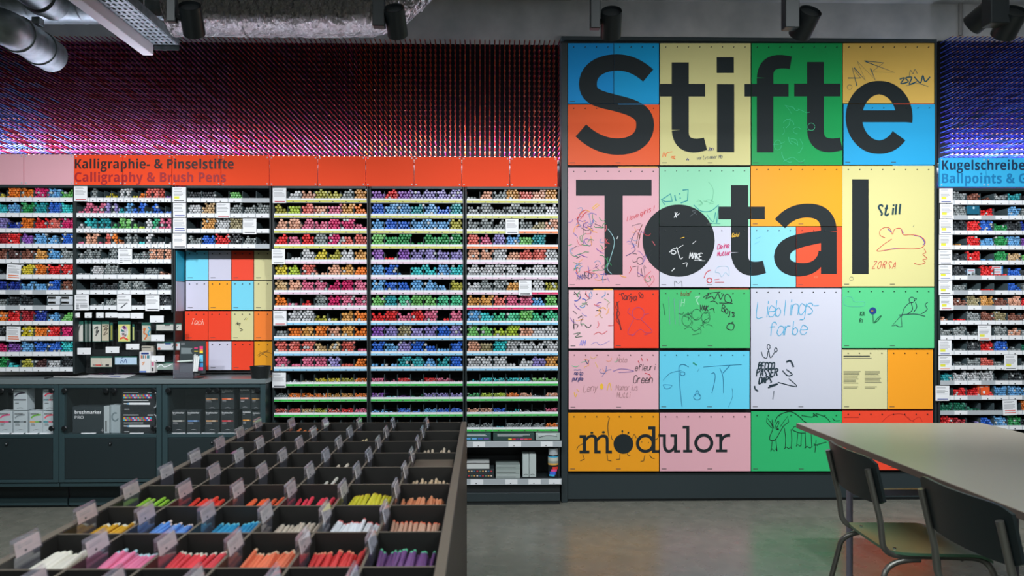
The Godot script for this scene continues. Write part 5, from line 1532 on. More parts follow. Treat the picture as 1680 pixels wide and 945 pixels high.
# ---------------------------------------------------------------- the black counter
func counter() -> void:
	var d := 5.2
	var top_h := 0.896
	var xr := at(435.8, 623, d).x
	var xl := at(-60, 623, d).x
	var ct := thing("worktop", "dark grey worktop running from the left edge over the three glass cabinets", "worktop", Vector3((xl + xr) / 2, top_h - 0.034, -5.33))
	var wt := mat(c8(108, 120, 122), 0.3)  # sheen of reflected light is put into this lighter grey
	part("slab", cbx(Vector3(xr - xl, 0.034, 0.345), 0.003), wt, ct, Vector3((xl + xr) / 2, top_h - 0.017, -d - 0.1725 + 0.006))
	var fr := mat(c8(44, 66, 70), 0.5)
	var pn := mat(c8(24, 38, 41), 0.55)
	var cab := [[-58.0, 96.0, 11.0, [4, 20, 86], 728.0, "black glass cabinet at the left edge holding white boxes"], [96.0, 265.5, 181.0, [107, 175, 188, 253], 727.5, "black glass cabinet in the middle holding marker sets"], [265.5, 435.8, 348.0, [277, 343.5, 357, 423], 725.5, "black glass cabinet at the right holding small black boxes"]]
	for q in cab:
		var a := at(q[0], 640, d).x
		var b := at(q[1], 640, d).x
		var root := thing("glass_cabinet", q[5], "cabinet", Vector3((a + b) / 2, 0, -5.33))
		var h0 := 0.2
		var h1 := top_h - 0.036
		var back := -5.535
		for s in [a + 0.02, b - 0.02]:
			part("post", cbx(Vector3(0.036, h1 - h0, 0.03), 0.002), fr, root, Vector3(s, (h0 + h1) / 2, -d - 0.015))
			part("side_panel", bx(Vector3(0.012, h1 - h0, 0.32)), pn, root, Vector3(s, (h0 + h1) / 2, -d - 0.17))
		var mid := at(180, 715, d).y
		var w := b - a - 0.076
		part("cabinet_rail", cbx(Vector3(w, 0.024, 0.03), 0.002), fr, root, Vector3((a + b) / 2, h1 - 0.012, -d - 0.015))
		part("cabinet_rail", cbx(Vector3(w, 0.024, 0.03), 0.002), fr, root, Vector3((a + b) / 2, mid - 0.002, -d - 0.015))
		part("cabinet_rail", cbx(Vector3(w, 0.02, 0.03), 0.002), fr, root, Vector3((a + b) / 2, h0 + 0.01, -d - 0.015))
		part("back_panel", bx(Vector3(b - a - 0.02, h1 - h0, 0.01)), pn, root, Vector3((a + b) / 2, (h0 + h1) / 2, back))
		part("cabinet_floor", bx(Vector3(w + 0.03, 0.014, 0.31)), fr, root, Vector3((a + b) / 2, mid + 0.0005, -d - 0.175))
		part("base_ledge", cbx(Vector3(b - a - 0.006, 0.026, 0.2), 0.003), fr, root, Vector3((a + b) / 2, h0 - 0.018, -d - 0.11))
		part("kick_panel", bx(Vector3(b - a - 0.01, 0.172, 0.014)), pn, root, Vector3((a + b) / 2, 0.086, -5.34))
		part("floor_rail", cbx(Vector3(b - a - 0.01, 0.05, 0.02), 0.003), fr, root, Vector3((a + b) / 2, 0.04, -5.325))
		var dh := mid - 0.016 - (h0 + 0.022)
		var door := part("flap_door", cbx(Vector3(w - 0.006, dh, 0.02), 0.0025), pn, root, Vector3((a + b) / 2, h0 + 0.022 + dh / 2, -d - 0.012))
		var lk := at(q[2], q[4], d - 0.004)
		part("lock", lathe([[0.0, 0.006], [0.009, 0.006], [0.0105, 0.003], [0.0105, -0.004]], 16), M.black_metal, door, lk).rotation_degrees.x = 90
		var dark_core := part("lock_core", cbx(Vector3(0.006, 0.006, 0.003), 0.0008), M.rail, door, lk + Vector3(0.0, 0, 0.006))
		var gy0 := mid + 0.012
		var gy1 := h1 - 0.026
		var split := at(q[2], 660, d).x
		for g in [[a + 0.04, split - 0.0015], [split + 0.0015, b - 0.04]]:
			if g[1] - g[0] < 0.03: continue
			var pane := part("glass_door", bx(Vector3(g[1] - g[0], gy1 - gy0, 0.005)), M.glass, root, Vector3((g[0] + g[1]) / 2, (gy0 + gy1) / 2, -d - 0.008))
		for kx in q[3]:
			var kp := at(kx, 640.5, d)
			var knob := part("knob", lathe([[0.0, 0.02], [0.014, 0.02], [0.018, 0.016], [0.018, 0.008], [0.008, 0.005], [0.008, -0.002]], 18), M.knob, root, kp)
			knob.rotation_degrees.x = 90
		for kx in [q[3][0], q[3][-1]]:
			if kx < 40 and q[0] < 0: continue
			var kp := at(kx, 702.5, d)
			part("knob", lathe([[0.0, 0.02], [0.014, 0.02], [0.018, 0.016], [0.018, 0.008], [0.008, 0.005], [0.008, -0.002]], 18), M.knob, root, kp).rotation_degrees.x = 90
	goods_in_cabinets(d)
	on_counter()

func goods_in_cabinets(d: float) -> void:
	var dd := d + 0.045
	var whitebox := c8(196, 208, 212)
	var W := [[-2.5, 674.5, 19.8, 711, c8(226, 70, 130), c8(220, 40, 70), "pink swoosh, lower row at the left edge"], [21.7, 638.5, 44.4, 673.5, c8(60, 50, 70), c8(50, 60, 66), "dark swoosh, upper of the second stack"], [21.7, 674.5, 44.4, 711, c8(140, 150, 156), c8(60, 80, 80), "grey swoosh, lower of the second stack"],
		[48, 674.5, 69.8, 711, c8(110, 190, 50), c8(230, 160, 60), "green swoosh, lower row"], [70.3, 674.5, 91, 711, c8(240, 90, 110), c8(60, 150, 160), "coral swoosh, lower row at the post"], [70.3, 638.5, 91, 673.5, c8(220, 60, 90), c8(40, 110, 120), "red swoosh, upper row at the post"]]
	for q in W:
		var x0: float = q[0]
		var x1: float = q[2]
		var w := x1 - x0
		var y0: float = q[1]
		box_good("marker_box", "white box in the left cabinet with a %s" % q[6], "box", x0, y0, x1, q[3], dd, 0.09, whitebox, [
			[M.dim_ink, [rect_poly(x0 + 2, y0 + 4, x0 + w * 0.7, y0 + 5.2)] + text_lines(x0 + 3, y0 + 20.6, x0 + w * 0.5, 2, 2.0) + line([x0 + 6, y0 + 31.5, x0 + 11, y0 + 30.5, x0 + 16, y0 + 31], 0.7)],
			[mat(q[4], 0.5), line([x0 + 3, y0 + 11.5, x0 + 8, y0 + 7.5, x0 + 19, y0 + 5.8], 2.4)],
			[mat(q[5], 0.5), [rect_poly(x0 + 1, y0 + 16.6, x0 + w * 0.45, y0 + 18.6)]], [mat(q[4], 0.5), [rect_poly(x0 + w * 0.45, y0 + 16.6, x0 + w * 0.75, y0 + 18.6)]], [M.dim_ink, [rect_poly(x0 + w * 0.75, y0 + 16.6, x1 - 1.5, y0 + 18.6)]]], "white boxes in the left glass cabinet")
	var tagx := [[-3, 15, "left"], [17, 38, "left"], [40, 61, "left"], [63, 89, "left"], [131, 157, "middle"], [211, 235, "middle"], [280, 304, "right"], [305, 328, "right"], [329, 352, "right"], [356, 388, "right"]]
	var k := 0
	for q in tagx:
		var a := at(q[0], 713, d + 0.03)
		var b := at(q[1], 713, d + 0.03)
		var p := thing("price_card", "white price card in the %s glass cabinet, %s from the left in the row" % [q[2], NTH[k]], "price card", Vector3((a.x + b.x) / 2, a.y - 0.002, a.z), "price cards in the glass cabinets")
		var m := part("card", bx(Vector3(b.x - a.x - 0.006, 0.002, 0.034)), M.white, p, p.position + Vector3(0, 0.004, 0))
		m.rotation_degrees.x = 24
		k += 1
	# middle cabinet
	var bp := box_good("marker_set_box", "dark wide marker set box with white lettering in the middle glass cabinet", "box", 119, 667, 170, 711, dd, 0.1, c8(42, 52, 56), [
		[M.white, text_polys("brushmarker", 122.6, 166, 679, 5.4) + text_polys("PRO", 122.6, 137, 687, 4.6, false)], [M.card_ink, line([165, 706, 170, 706], 0.8, false) + line([168, 703, 168, 709], 0.8, false)]])
	box_good("marker_set_box", "light grey narrow end of a marker set box beside the dark wide one", "box", 170.3, 666.5, 179, 711, dd, 0.1, c8(176, 188, 190), [[M.dim_ink, [rect_poly(173, 690, 175, 708)]]])
	box_good("marker_set_box", "light grey marker set box with a swirl, between the dark wide one and the sets", "box", 180, 664.5, 197, 710.5, dd + 0.03, 0.09, c8(162, 176, 180), [[mat(c8(110, 126, 130), 0.5), ring(Vector2(189, 684), 5, 6.5, 2.4, 20, 300)]])
	for j in 2:
		var y0 := 638.0 + j * 36.8
		var cols := [c8(236, 180, 60), c8(226, 60, 50), c8(230, 70, 130), c8(150, 80, 180), c8(60, 110, 210), c8(70, 190, 220), c8(90, 190, 110), c8(220, 220, 220)]
		var inks := [[M.white, text_lines(202.5, y0 + 5.5, 232, 1, 2.4) + [rect_poly(203, y0 + 23.5, 208, y0 + 25)] + [rect_poly(212, y0 + 22.6, 246, y0 + 26)] + [rect_poly(242, y0 + 5.5, 251, y0 + 6.8)] + text_lines(203, y0 + 18.4, 248, 1, 2.4) + [rect_poly(204, y0 + 33, 212, y0 + 34)]], [mat(c8(140, 190, 230), 0.5), [PackedVector2Array([Vector2(203, y0 + 24.4), Vector2(212, y0 + 22.6), Vector2(212, y0 + 26)]), rect_poly(214, y0 + 23.4, 240, y0 + 25)]]]
		for i in 16:
			for r in 2: inks.append([mat(cols[(i * 3 + r * 5) % 8], 0.5), [rect_poly(202.5 + i * 2.9, y0 + 9.5 + r * 3.4, 205 + i * 2.9, y0 + 12.4 + r * 3.4)]])
		var bxs := box_good("marker_set_case", "black marker case with colour swatches, %s of two stacked in the middle cabinet" % ["upper", "lower"][j], "marker case", 200, y0, 254, y0 + 36.4, dd, 0.12, c8(34, 38, 42), inks)
		var hp := []
		for v in [[253, y0 + 6], [256.5, y0 + 8], [257.5, y0 + 18], [256.5, y0 + 28], [253, y0 + 31]]: hp.append(at(v[0], v[1], dd - 0.003) - bxs.position)
		part("handle", tube(smooth3(hp, 4), 0.005, 8), M.rail, bxs, bxs.position)
	# right cabinet
	var R := [[282, 673.5, 304.5, 711, c8(190, 190, 180), "grey stripe, lower row, first"], [306.5, 673.5, 329, 711, c8(110, 160, 226), "blue stripe, lower row, second"], [336.5, 673.5, 359.5, 711, c8(224, 170, 120), "skin coloured stripe, lower row, third"], [362.5, 673.5, 384.5, 711, c8(236, 60, 70), "red stripe, lower row, fourth"], [397, 672.5, 413, 709, c8(224, 150, 50), "orange stripe, lower row, fifth"], [413.5, 674, 428, 710, c8(236, 190, 60), "yellow stripe, lower row at the right post"],
		[336.5, 637.5, 359.5, 672.5, c8(224, 160, 110), "skin coloured stripe, upper row, first"], [362.5, 637.5, 384.5, 672.5, c8(236, 110, 60), "orange and green stripe, upper row, second"], [393, 636.5, 411, 671.5, c8(230, 110, 70), "red and yellow stripe, upper row, third"], [412, 637.5, 428, 672.5, c8(220, 150, 60), "amber stripe, upper row at the right post"]]
	for q in R:
		var x0: float = q[0]
		var x1: float = q[2]
		var y0: float = q[1]
		var w := x1 - x0
		var c: Color = q[4]
		box_good("marker_box", "small black box in the right cabinet with %s" % q[5], "box", x0, y0, x1, q[3], dd + 0.01, 0.08, c8(36, 44, 47), [
			[M.white, text_polys("brushmarker", x0 + 1.5, x0 + w * 0.9, y0 + 5, 2.6)], [M.card_ink, [rect_poly(x0 + 1.5, y0 + 6.4, x0 + w * 0.3, y0 + 7.2)] + text_lines(x0 + 2, y0 + 19.5, x0 + w * 0.5, 2, 1.9) + line([x0 + w * 0.3, y0 + 32, x0 + w * 0.5, y0 + 31, x0 + w * 0.7, y0 + 32], 0.6)],
			[mat(c, 0.5), [rect_poly(x0 + 1.6, y0 + 16, x0 + w * 0.5, y0 + 18.2)]], [mat(c.lightened(0.35), 0.5), [rect_poly(x0 + w * 0.5, y0 + 16, x0 + w * 0.75, y0 + 18.2)]], [mat(c.darkened(0.3), 0.5), [rect_poly(x0 + w * 0.75, y0 + 16, x1 - 2, y0 + 18.2)]]], "small black boxes in the right glass cabinet")

func flat_sheet(label: String, pts: Array, h: float, col: Color, inks := []) -> void:
	# a sheet of paper on the worktop, its corners given in pixels
	var st := begin()
	var w := []
	for p in pts: w.append(onh(p[0], p[1], h))
	var root := thing("paper_sheet", label, "paper", Vector3(w[0].x, h, w[0].z))
	for k in 4: w[k] -= root.position
	var up := Vector3(0, 0.0012, 0)
	quad(st, w[0] + up, w[1] + up, w[2] + up, w[3] + up)
	quad(st, w[3], w[2], w[1], w[0])
	for k in 4: quad(st, w[k], w[(k + 1) % 4], w[(k + 1) % 4] + up, w[k] + up)
	part("sheet", done(st), mat(col, 0.6), root, root.position)
	var n := 0
	for q in inks:
		var s2 := begin()
		var v := []
		for p in q[1]: v.append(onh(p[0], p[1], h + 0.0016) - root.position)
		quad(s2, v[0], v[1], v[2], v[3])
		part("print", done(s2), mat(q[0], 0.6), root, root.position)

func on_counter() -> void:
	var h := 0.896
	flat_sheet("white paper strip lying on the worktop under the left shelving", [[76, 618.5], [142, 619.8], [150, 616.2], [92, 615.4]], h + 0.0005, c8(206, 208, 206))
	flat_sheet("printed leaflet with blue writing lying on the worktop in front of the hook board", [[131, 619.0], [206, 620.5], [232, 611.5], [160, 611.0]], h + 0.0022, c8(222, 224, 226), [[c8(70, 90, 160), [[168, 614.6], [186, 614.8], [190, 613.2], [173, 613.0]]], [c8(80, 100, 170), [[178, 617.4], [196, 617.8], [199, 616.8], [182, 616.4]]]])
	# a pen leaning out on the paper
	var a := onh(73, 620.5, h + 0.006)
	var b := onh(86, 617.5, h + 0.006)
	var pen := part("pen", tube([Vector3.ZERO, (b - a) * 0.15, b - a], [0.003, 0.006, 0.006], 10), M.black_metal, self, a)
	tag(pen, "black pen lying on the paper strip on the worktop", "pen")
	# acrylic stand with a dark brochure and tester pens
	var d := 5.2
	var base := at(312, 617, d)
	var st := thing("brochure_stand", "clear acrylic stand holding a dark brochure with coloured tabs on the worktop", "stand", Vector3(base.x, h, -d))
	var r := Rect2(295, 559.5, 42, 53)
	part("brochure", sheet_mesh(st, r, d + 0.06, 0.0, 0.012), mat(c8(52, 62, 64), 0.5), st, st.position)
	print_to(st, "print", [[M.card_ink, text_lines(297, 563, 304, 2, 1.6)], [mat(c8(120, 132, 134), 0.5), [PackedVector2Array([Vector2(297, 570.5), Vector2(316, 571), Vector2(312.5, 575), Vector2(316, 580.5), Vector2(297, 580.5)])]], [mat(c8(240, 60, 130), 0.5), [rect_poly(318.5, 570.4, 324.5, 571.8), rect_poly(327.5, 568, 333, 573)]], [mat(c8(246, 220, 60), 0.5), [rect_poly(318.5, 575.6, 325, 576.8), rect_poly(327.5, 576, 333, 579.4)]], [mat(c8(246, 140, 80), 0.5), [rect_poly(327.5, 573, 333, 576)]], [mat(c8(120, 210, 244), 0.5), [rect_poly(327.5, 582, 333, 593.5)]], [mat(c8(70, 160, 226), 0.5), [rect_poly(327.5, 595.5, 333, 602)]], [mat(c8(246, 70, 140), 0.5), [rect_poly(322, 602.5, 333, 607.5)]]], r, d + 0.06, 0.0)
	var p0 := at(284, 596, d)
	var p1 := at(316, 617, d)
	part("acrylic_wall", bx(Vector3(p1.x - p0.x, p0.y - h, 0.003)), M.acrylic, st, Vector3((p0.x + p1.x) / 2, (p0.y + h) / 2, -d))
	part("tray_base", bx(Vector3(p1.x - p0.x + 0.04, 0.008, 0.1)), M.black_metal, st, Vector3((p0.x + p1.x) / 2 + 0.02, h + 0.004, -d - 0.05))
	part("pen_tray", cbx(Vector3(p1.x - p0.x - 0.01, 0.03, 0.04), 0.002), M.black_metal, st, Vector3((p0.x + p1.x) / 2, h + 0.025, -d - 0.03))
	for s in [p0.x, p1.x]: part("acrylic_wall", bx(Vector3(0.003, at(0, 583, d).y - h, 0.09)), M.acrylic, st, Vector3(s, (at(0, 583, d).y + h) / 2, -d - 0.05))
	var mk := part("tester_pen", tube([Vector3.ZERO, Vector3(0.1, 0.006, -0.01)], 0.006, 10), mat(c8(200, 214, 206), 0.4), self, at(291, 593.5, d + 0.03))
	tag(mk, "pale green tester marker lying across the acrylic stand", "pen")
	for i in 3:
		var q0 := at(318.0 + i * 2.6, 609.5, d + 0.01)
		var q1 := at(320.0 + i * 3.2, 581.0 + i * 1.5, d + 0.035)
		var o := part("tester_pen", tube([Vector3.ZERO, (q1 - q0) * 0.9, q1 - q0], [0.0055, 0.0065, 0.004], 10), mat(c8(214, 218, 216), 0.4), self, q0)
		tag(o, "white tester pen standing beside the acrylic stand, %s of three" % ["left", "middle", "right"][i], "pen", "white tester pens at the acrylic stand")
	# three stacked black trays
	var c := at(428, 614, 5.26)
	for i in 3:
		var y := h + 0.001 + i * 0.021
		var w := 0.066 + i * 0.003
		var tr := part("round_tray", lathe([[0.0, 0.004], [w * 0.86, 0.004], [w * 0.96, 0.038], [w, 0.04], [w * 0.98, 0.036], [w * 0.88, 0.0], [0.0, 0.0]], 28), M.black_metal, self, Vector3(c.x, y, -5.25))
		tag(tr, "black round tray on the right end of the worktop, %s of three stacked" % ["lowest", "middle", "topmost"][i], "tray", "black trays stacked on the worktop")

# ---------------------------------------------------------------- boxed sets on the two deep shelves
func lower_shelf_goods() -> void:
	var d := 5.33
	var sw := [c8(90, 170, 226), c8(110, 180, 230), c8(70, 110, 190), c8(120, 90, 170)]
	var inks := [[M.white, text_lines(766, 712.5, 800, 2, 1.8)]]
	for i in 4: inks.append([mat(sw[i], 0.5), [rect_poly(764 + i * 10, 718.6, 772 + i * 10, 721)]])
	rest_y = at(840, 724, 5.31).y
	box_good("marker_set_box", "flat marker set with blue and purple stripes on the upper deep shelf", "box", 762, 711, 805.5, 723.8, d, 0.16, c8(60, 92, 90), inks)
	var sw2 := [c8(236, 210, 70), c8(230, 60, 60), c8(120, 50, 120), c8(220, 80, 140), c8(226, 90, 90), c8(200, 50, 50)]
	inks = [[M.white, text_lines(816, 713, 870, 2, 1.9)]]
	for i in 6: inks.append([mat(sw2[i], 0.5), [rect_poly(834 + i * 6.5, 719.4, 839.5 + i * 6.5, 721.8)]])
	box_good("marker_set_box", "flat marker set with red and yellow stripes on the upper deep shelf", "box", 809, 711, 877, 725.0, d, 0.16, c8(50, 74, 70), inks)
	box_good("tin_box", "silver flat tin at the right end of the upper deep shelf", "tin", 879, 710.5, 918.5, 723.5, d + 0.02, 0.14, c8(170, 186, 180), [[M.dim_ink, line([884, 718, 898, 714.5, 914, 716], 1.0)], [M.white, [rect_poly(883, 713, 912, 714)]]])
	rest_y = -1.0
	var low := at(840, 786, 5.31).y
	for i in 2:
		inks = []
		rest_y = low if i == 1 else -1.0
		var y0 := 769.5 + i * 7.6
		for j in 9: inks.append([mat([c8(230, 170, 90), c8(210, 60, 70), c8(230, 210, 190), c8(120, 150, 120), c8(70, 120, 160)][(j * 2 + i) % 5], 0.5), [rect_poly(768 + j * 4.6, y0 + 2.6, 770.6 + j * 4.6, y0 + 4.6)]])
		box_good("marker_set_box", "flat dark marker set on the lowest shelf, %s of two under a white box" % ["upper", "lower"][i], "box", 762.5, y0, 811, y0 + 7.3, d, 0.15, c8(44, 52, 54), inks)
	rest_y = -1.0
	box_good("marker_set_box", "white flat box on top of the two dark sets on the lowest shelf", "box", 762.5, 759.5, 803, 769.2, d, 0.14, c8(206, 212, 210), [[M.dim_ink, [rect_poly(762.5, 759.5, 803, 761)]]])
	for i in 3:
		rest_y = low if i == 2 else -1.0
		box_good("tin_box", "silver flat tin in the middle of the lowest shelf, %s of three stacked" % ["topmost", "middle", "lowest"][i], "tin", 813.5, 763.0 + i * 7.6, 853.5, 770.3 + i * 7.6, d, 0.14, c8(150, 164, 160).lightened(0.1 * i), [[M.dim_ink, [rect_poly(815, 767.0 + i * 7.6, 846, 767.8 + i * 7.6)]]], "silver tins stacked on the lowest shelf")
	rest_y = low
	box_good("white_carton", "white upright double carton on the lowest shelf left of the spray can", "carton", 857.5, 745.5, 867.8, 784.5, d + 0.01, 0.12, c8(190, 202, 200), [[M.dim_ink, line([859, 779, 863, 778, 866, 779], 0.6)]])
	box_good("white_carton", "white upright carton touching the double one, nearer to the spray can", "carton", 868.4, 745.5, 879.5, 784.5, d + 0.01, 0.12, c8(190, 202, 200), [[M.dim_ink, line([870, 779, 874, 778, 877, 779], 0.6)]])
	rest_y = -1.0
	var p := at(907.5, 785, d + 0.04)
	p.y = low
	var can := thing("spray_can", "black spray can with a coloured print and a silver cap on the lowest shelf", "spray can", p)
	var hh := at(907, 735, d + 0.04).y - p.y
	var rr := at(916, 760, d + 0.04).x - p.x
	part("can_body", lathe([[0.0, 0.0], [rr * 0.95, 0.0], [rr, 0.006], [rr, hh * 0.74], [rr * 0.94, hh * 0.78], [rr * 0.6, hh * 0.79]], 28), mat(c8(28, 32, 36), 0.35), can, p)
	part("cap", lathe([[rr * 0.92, hh * 0.775], [rr * 0.92, hh * 0.99], [rr * 0.86, hh], [0.0, hh]], 28), M.rail, can, p)
	for q in [[0.70, 0.58, c8(200, 204, 190)], [0.58, 0.5, c8(150, 160, 150)], [0.5, 0.44, c8(220, 170, 80)], [0.74, 0.70, c8(60, 170, 210)]]:
		part("label_band", lathe([[rr + 0.0006, hh * q[1]], [rr + 0.0006, hh * q[0]]], 28), mat(q[2], 0.4), can, p)
	for q in [[0.38, 0.3, c8(230, 60, 50), 0.3], [0.3, 0.22, c8(236, 80, 150), 0.0], [0.22, 0.12, c8(70, 110, 226), -0.3], [0.12, 0.06, c8(70, 180, 226), -0.5]]:
		var st := begin(true)
		for k in 6:
			var a0: float = PI / 2 - 0.7 - q[3] + k * 0.2
			var a1: float = a0 + 0.2
			var f := func(a: float, y: float) -> Vector3: return Vector3(cos(a) * (rr + 0.0006), y, sin(a) * (rr + 0.0006))
			quad(st, f.call(a1, hh * q[1]), f.call(a0, hh * q[1]), f.call(a0, hh * q[0]), f.call(a1, hh * q[0]))
		part("print", done(st), mat(q[2], 0.4), can, p)

# ---------------------------------------------------------------- the pencil display in the foreground
func pencil_shape(r: float, length: float) -> ArrayMesh:
	# lies along -z from its near end; vertex colour white: body, its far end takes the second surface
	var mesh := ArrayMesh.new()
	var n := 8
	for s in 2:
		var st := begin(true)
		var prof := [[r * 0.98, 0.0], [r, -0.003], [r, -length + 0.016]] if s == 0 else [[r, -length + 0.016], [r * 1.02, -length + 0.012], [r * 0.72, -length + 0.002], [0.0, -length]]
		for i in prof.size() - 1:
			st.set_smooth_group(i if s == 0 else 0)
			for k in n:
				var p: Array = prof[i]
				var q: Array = prof[i + 1]
				var a := TAU * k / n
				var b := TAU * (k + 1) / n
				var A := Vector3(cos(a) * p[0], sin(a) * p[0], p[1])
				var B := Vector3(cos(b) * p[0], sin(b) * p[0], p[1])
				var C := Vector3(cos(b) * q[0], sin(b) * q[0], q[1])
				var D := Vector3(cos(a) * q[0], sin(a) * q[0], q[1])
				for v in [A, B, C]: st.add_vertex(v)
				if q[0] > 0.0:
					for v in [A, C, D]: st.add_vertex(v)
		if s == 0:
			st.set_smooth_group(-1)
			for k in range(1, n - 1):
				for a in [0.0, TAU * (k + 1) / n, TAU * k / n]: st.add_vertex(Vector3(cos(a) * r * 0.98, sin(a) * r * 0.98, 0))
		st.generate_normals()
		st.commit(mesh)
	return mesh

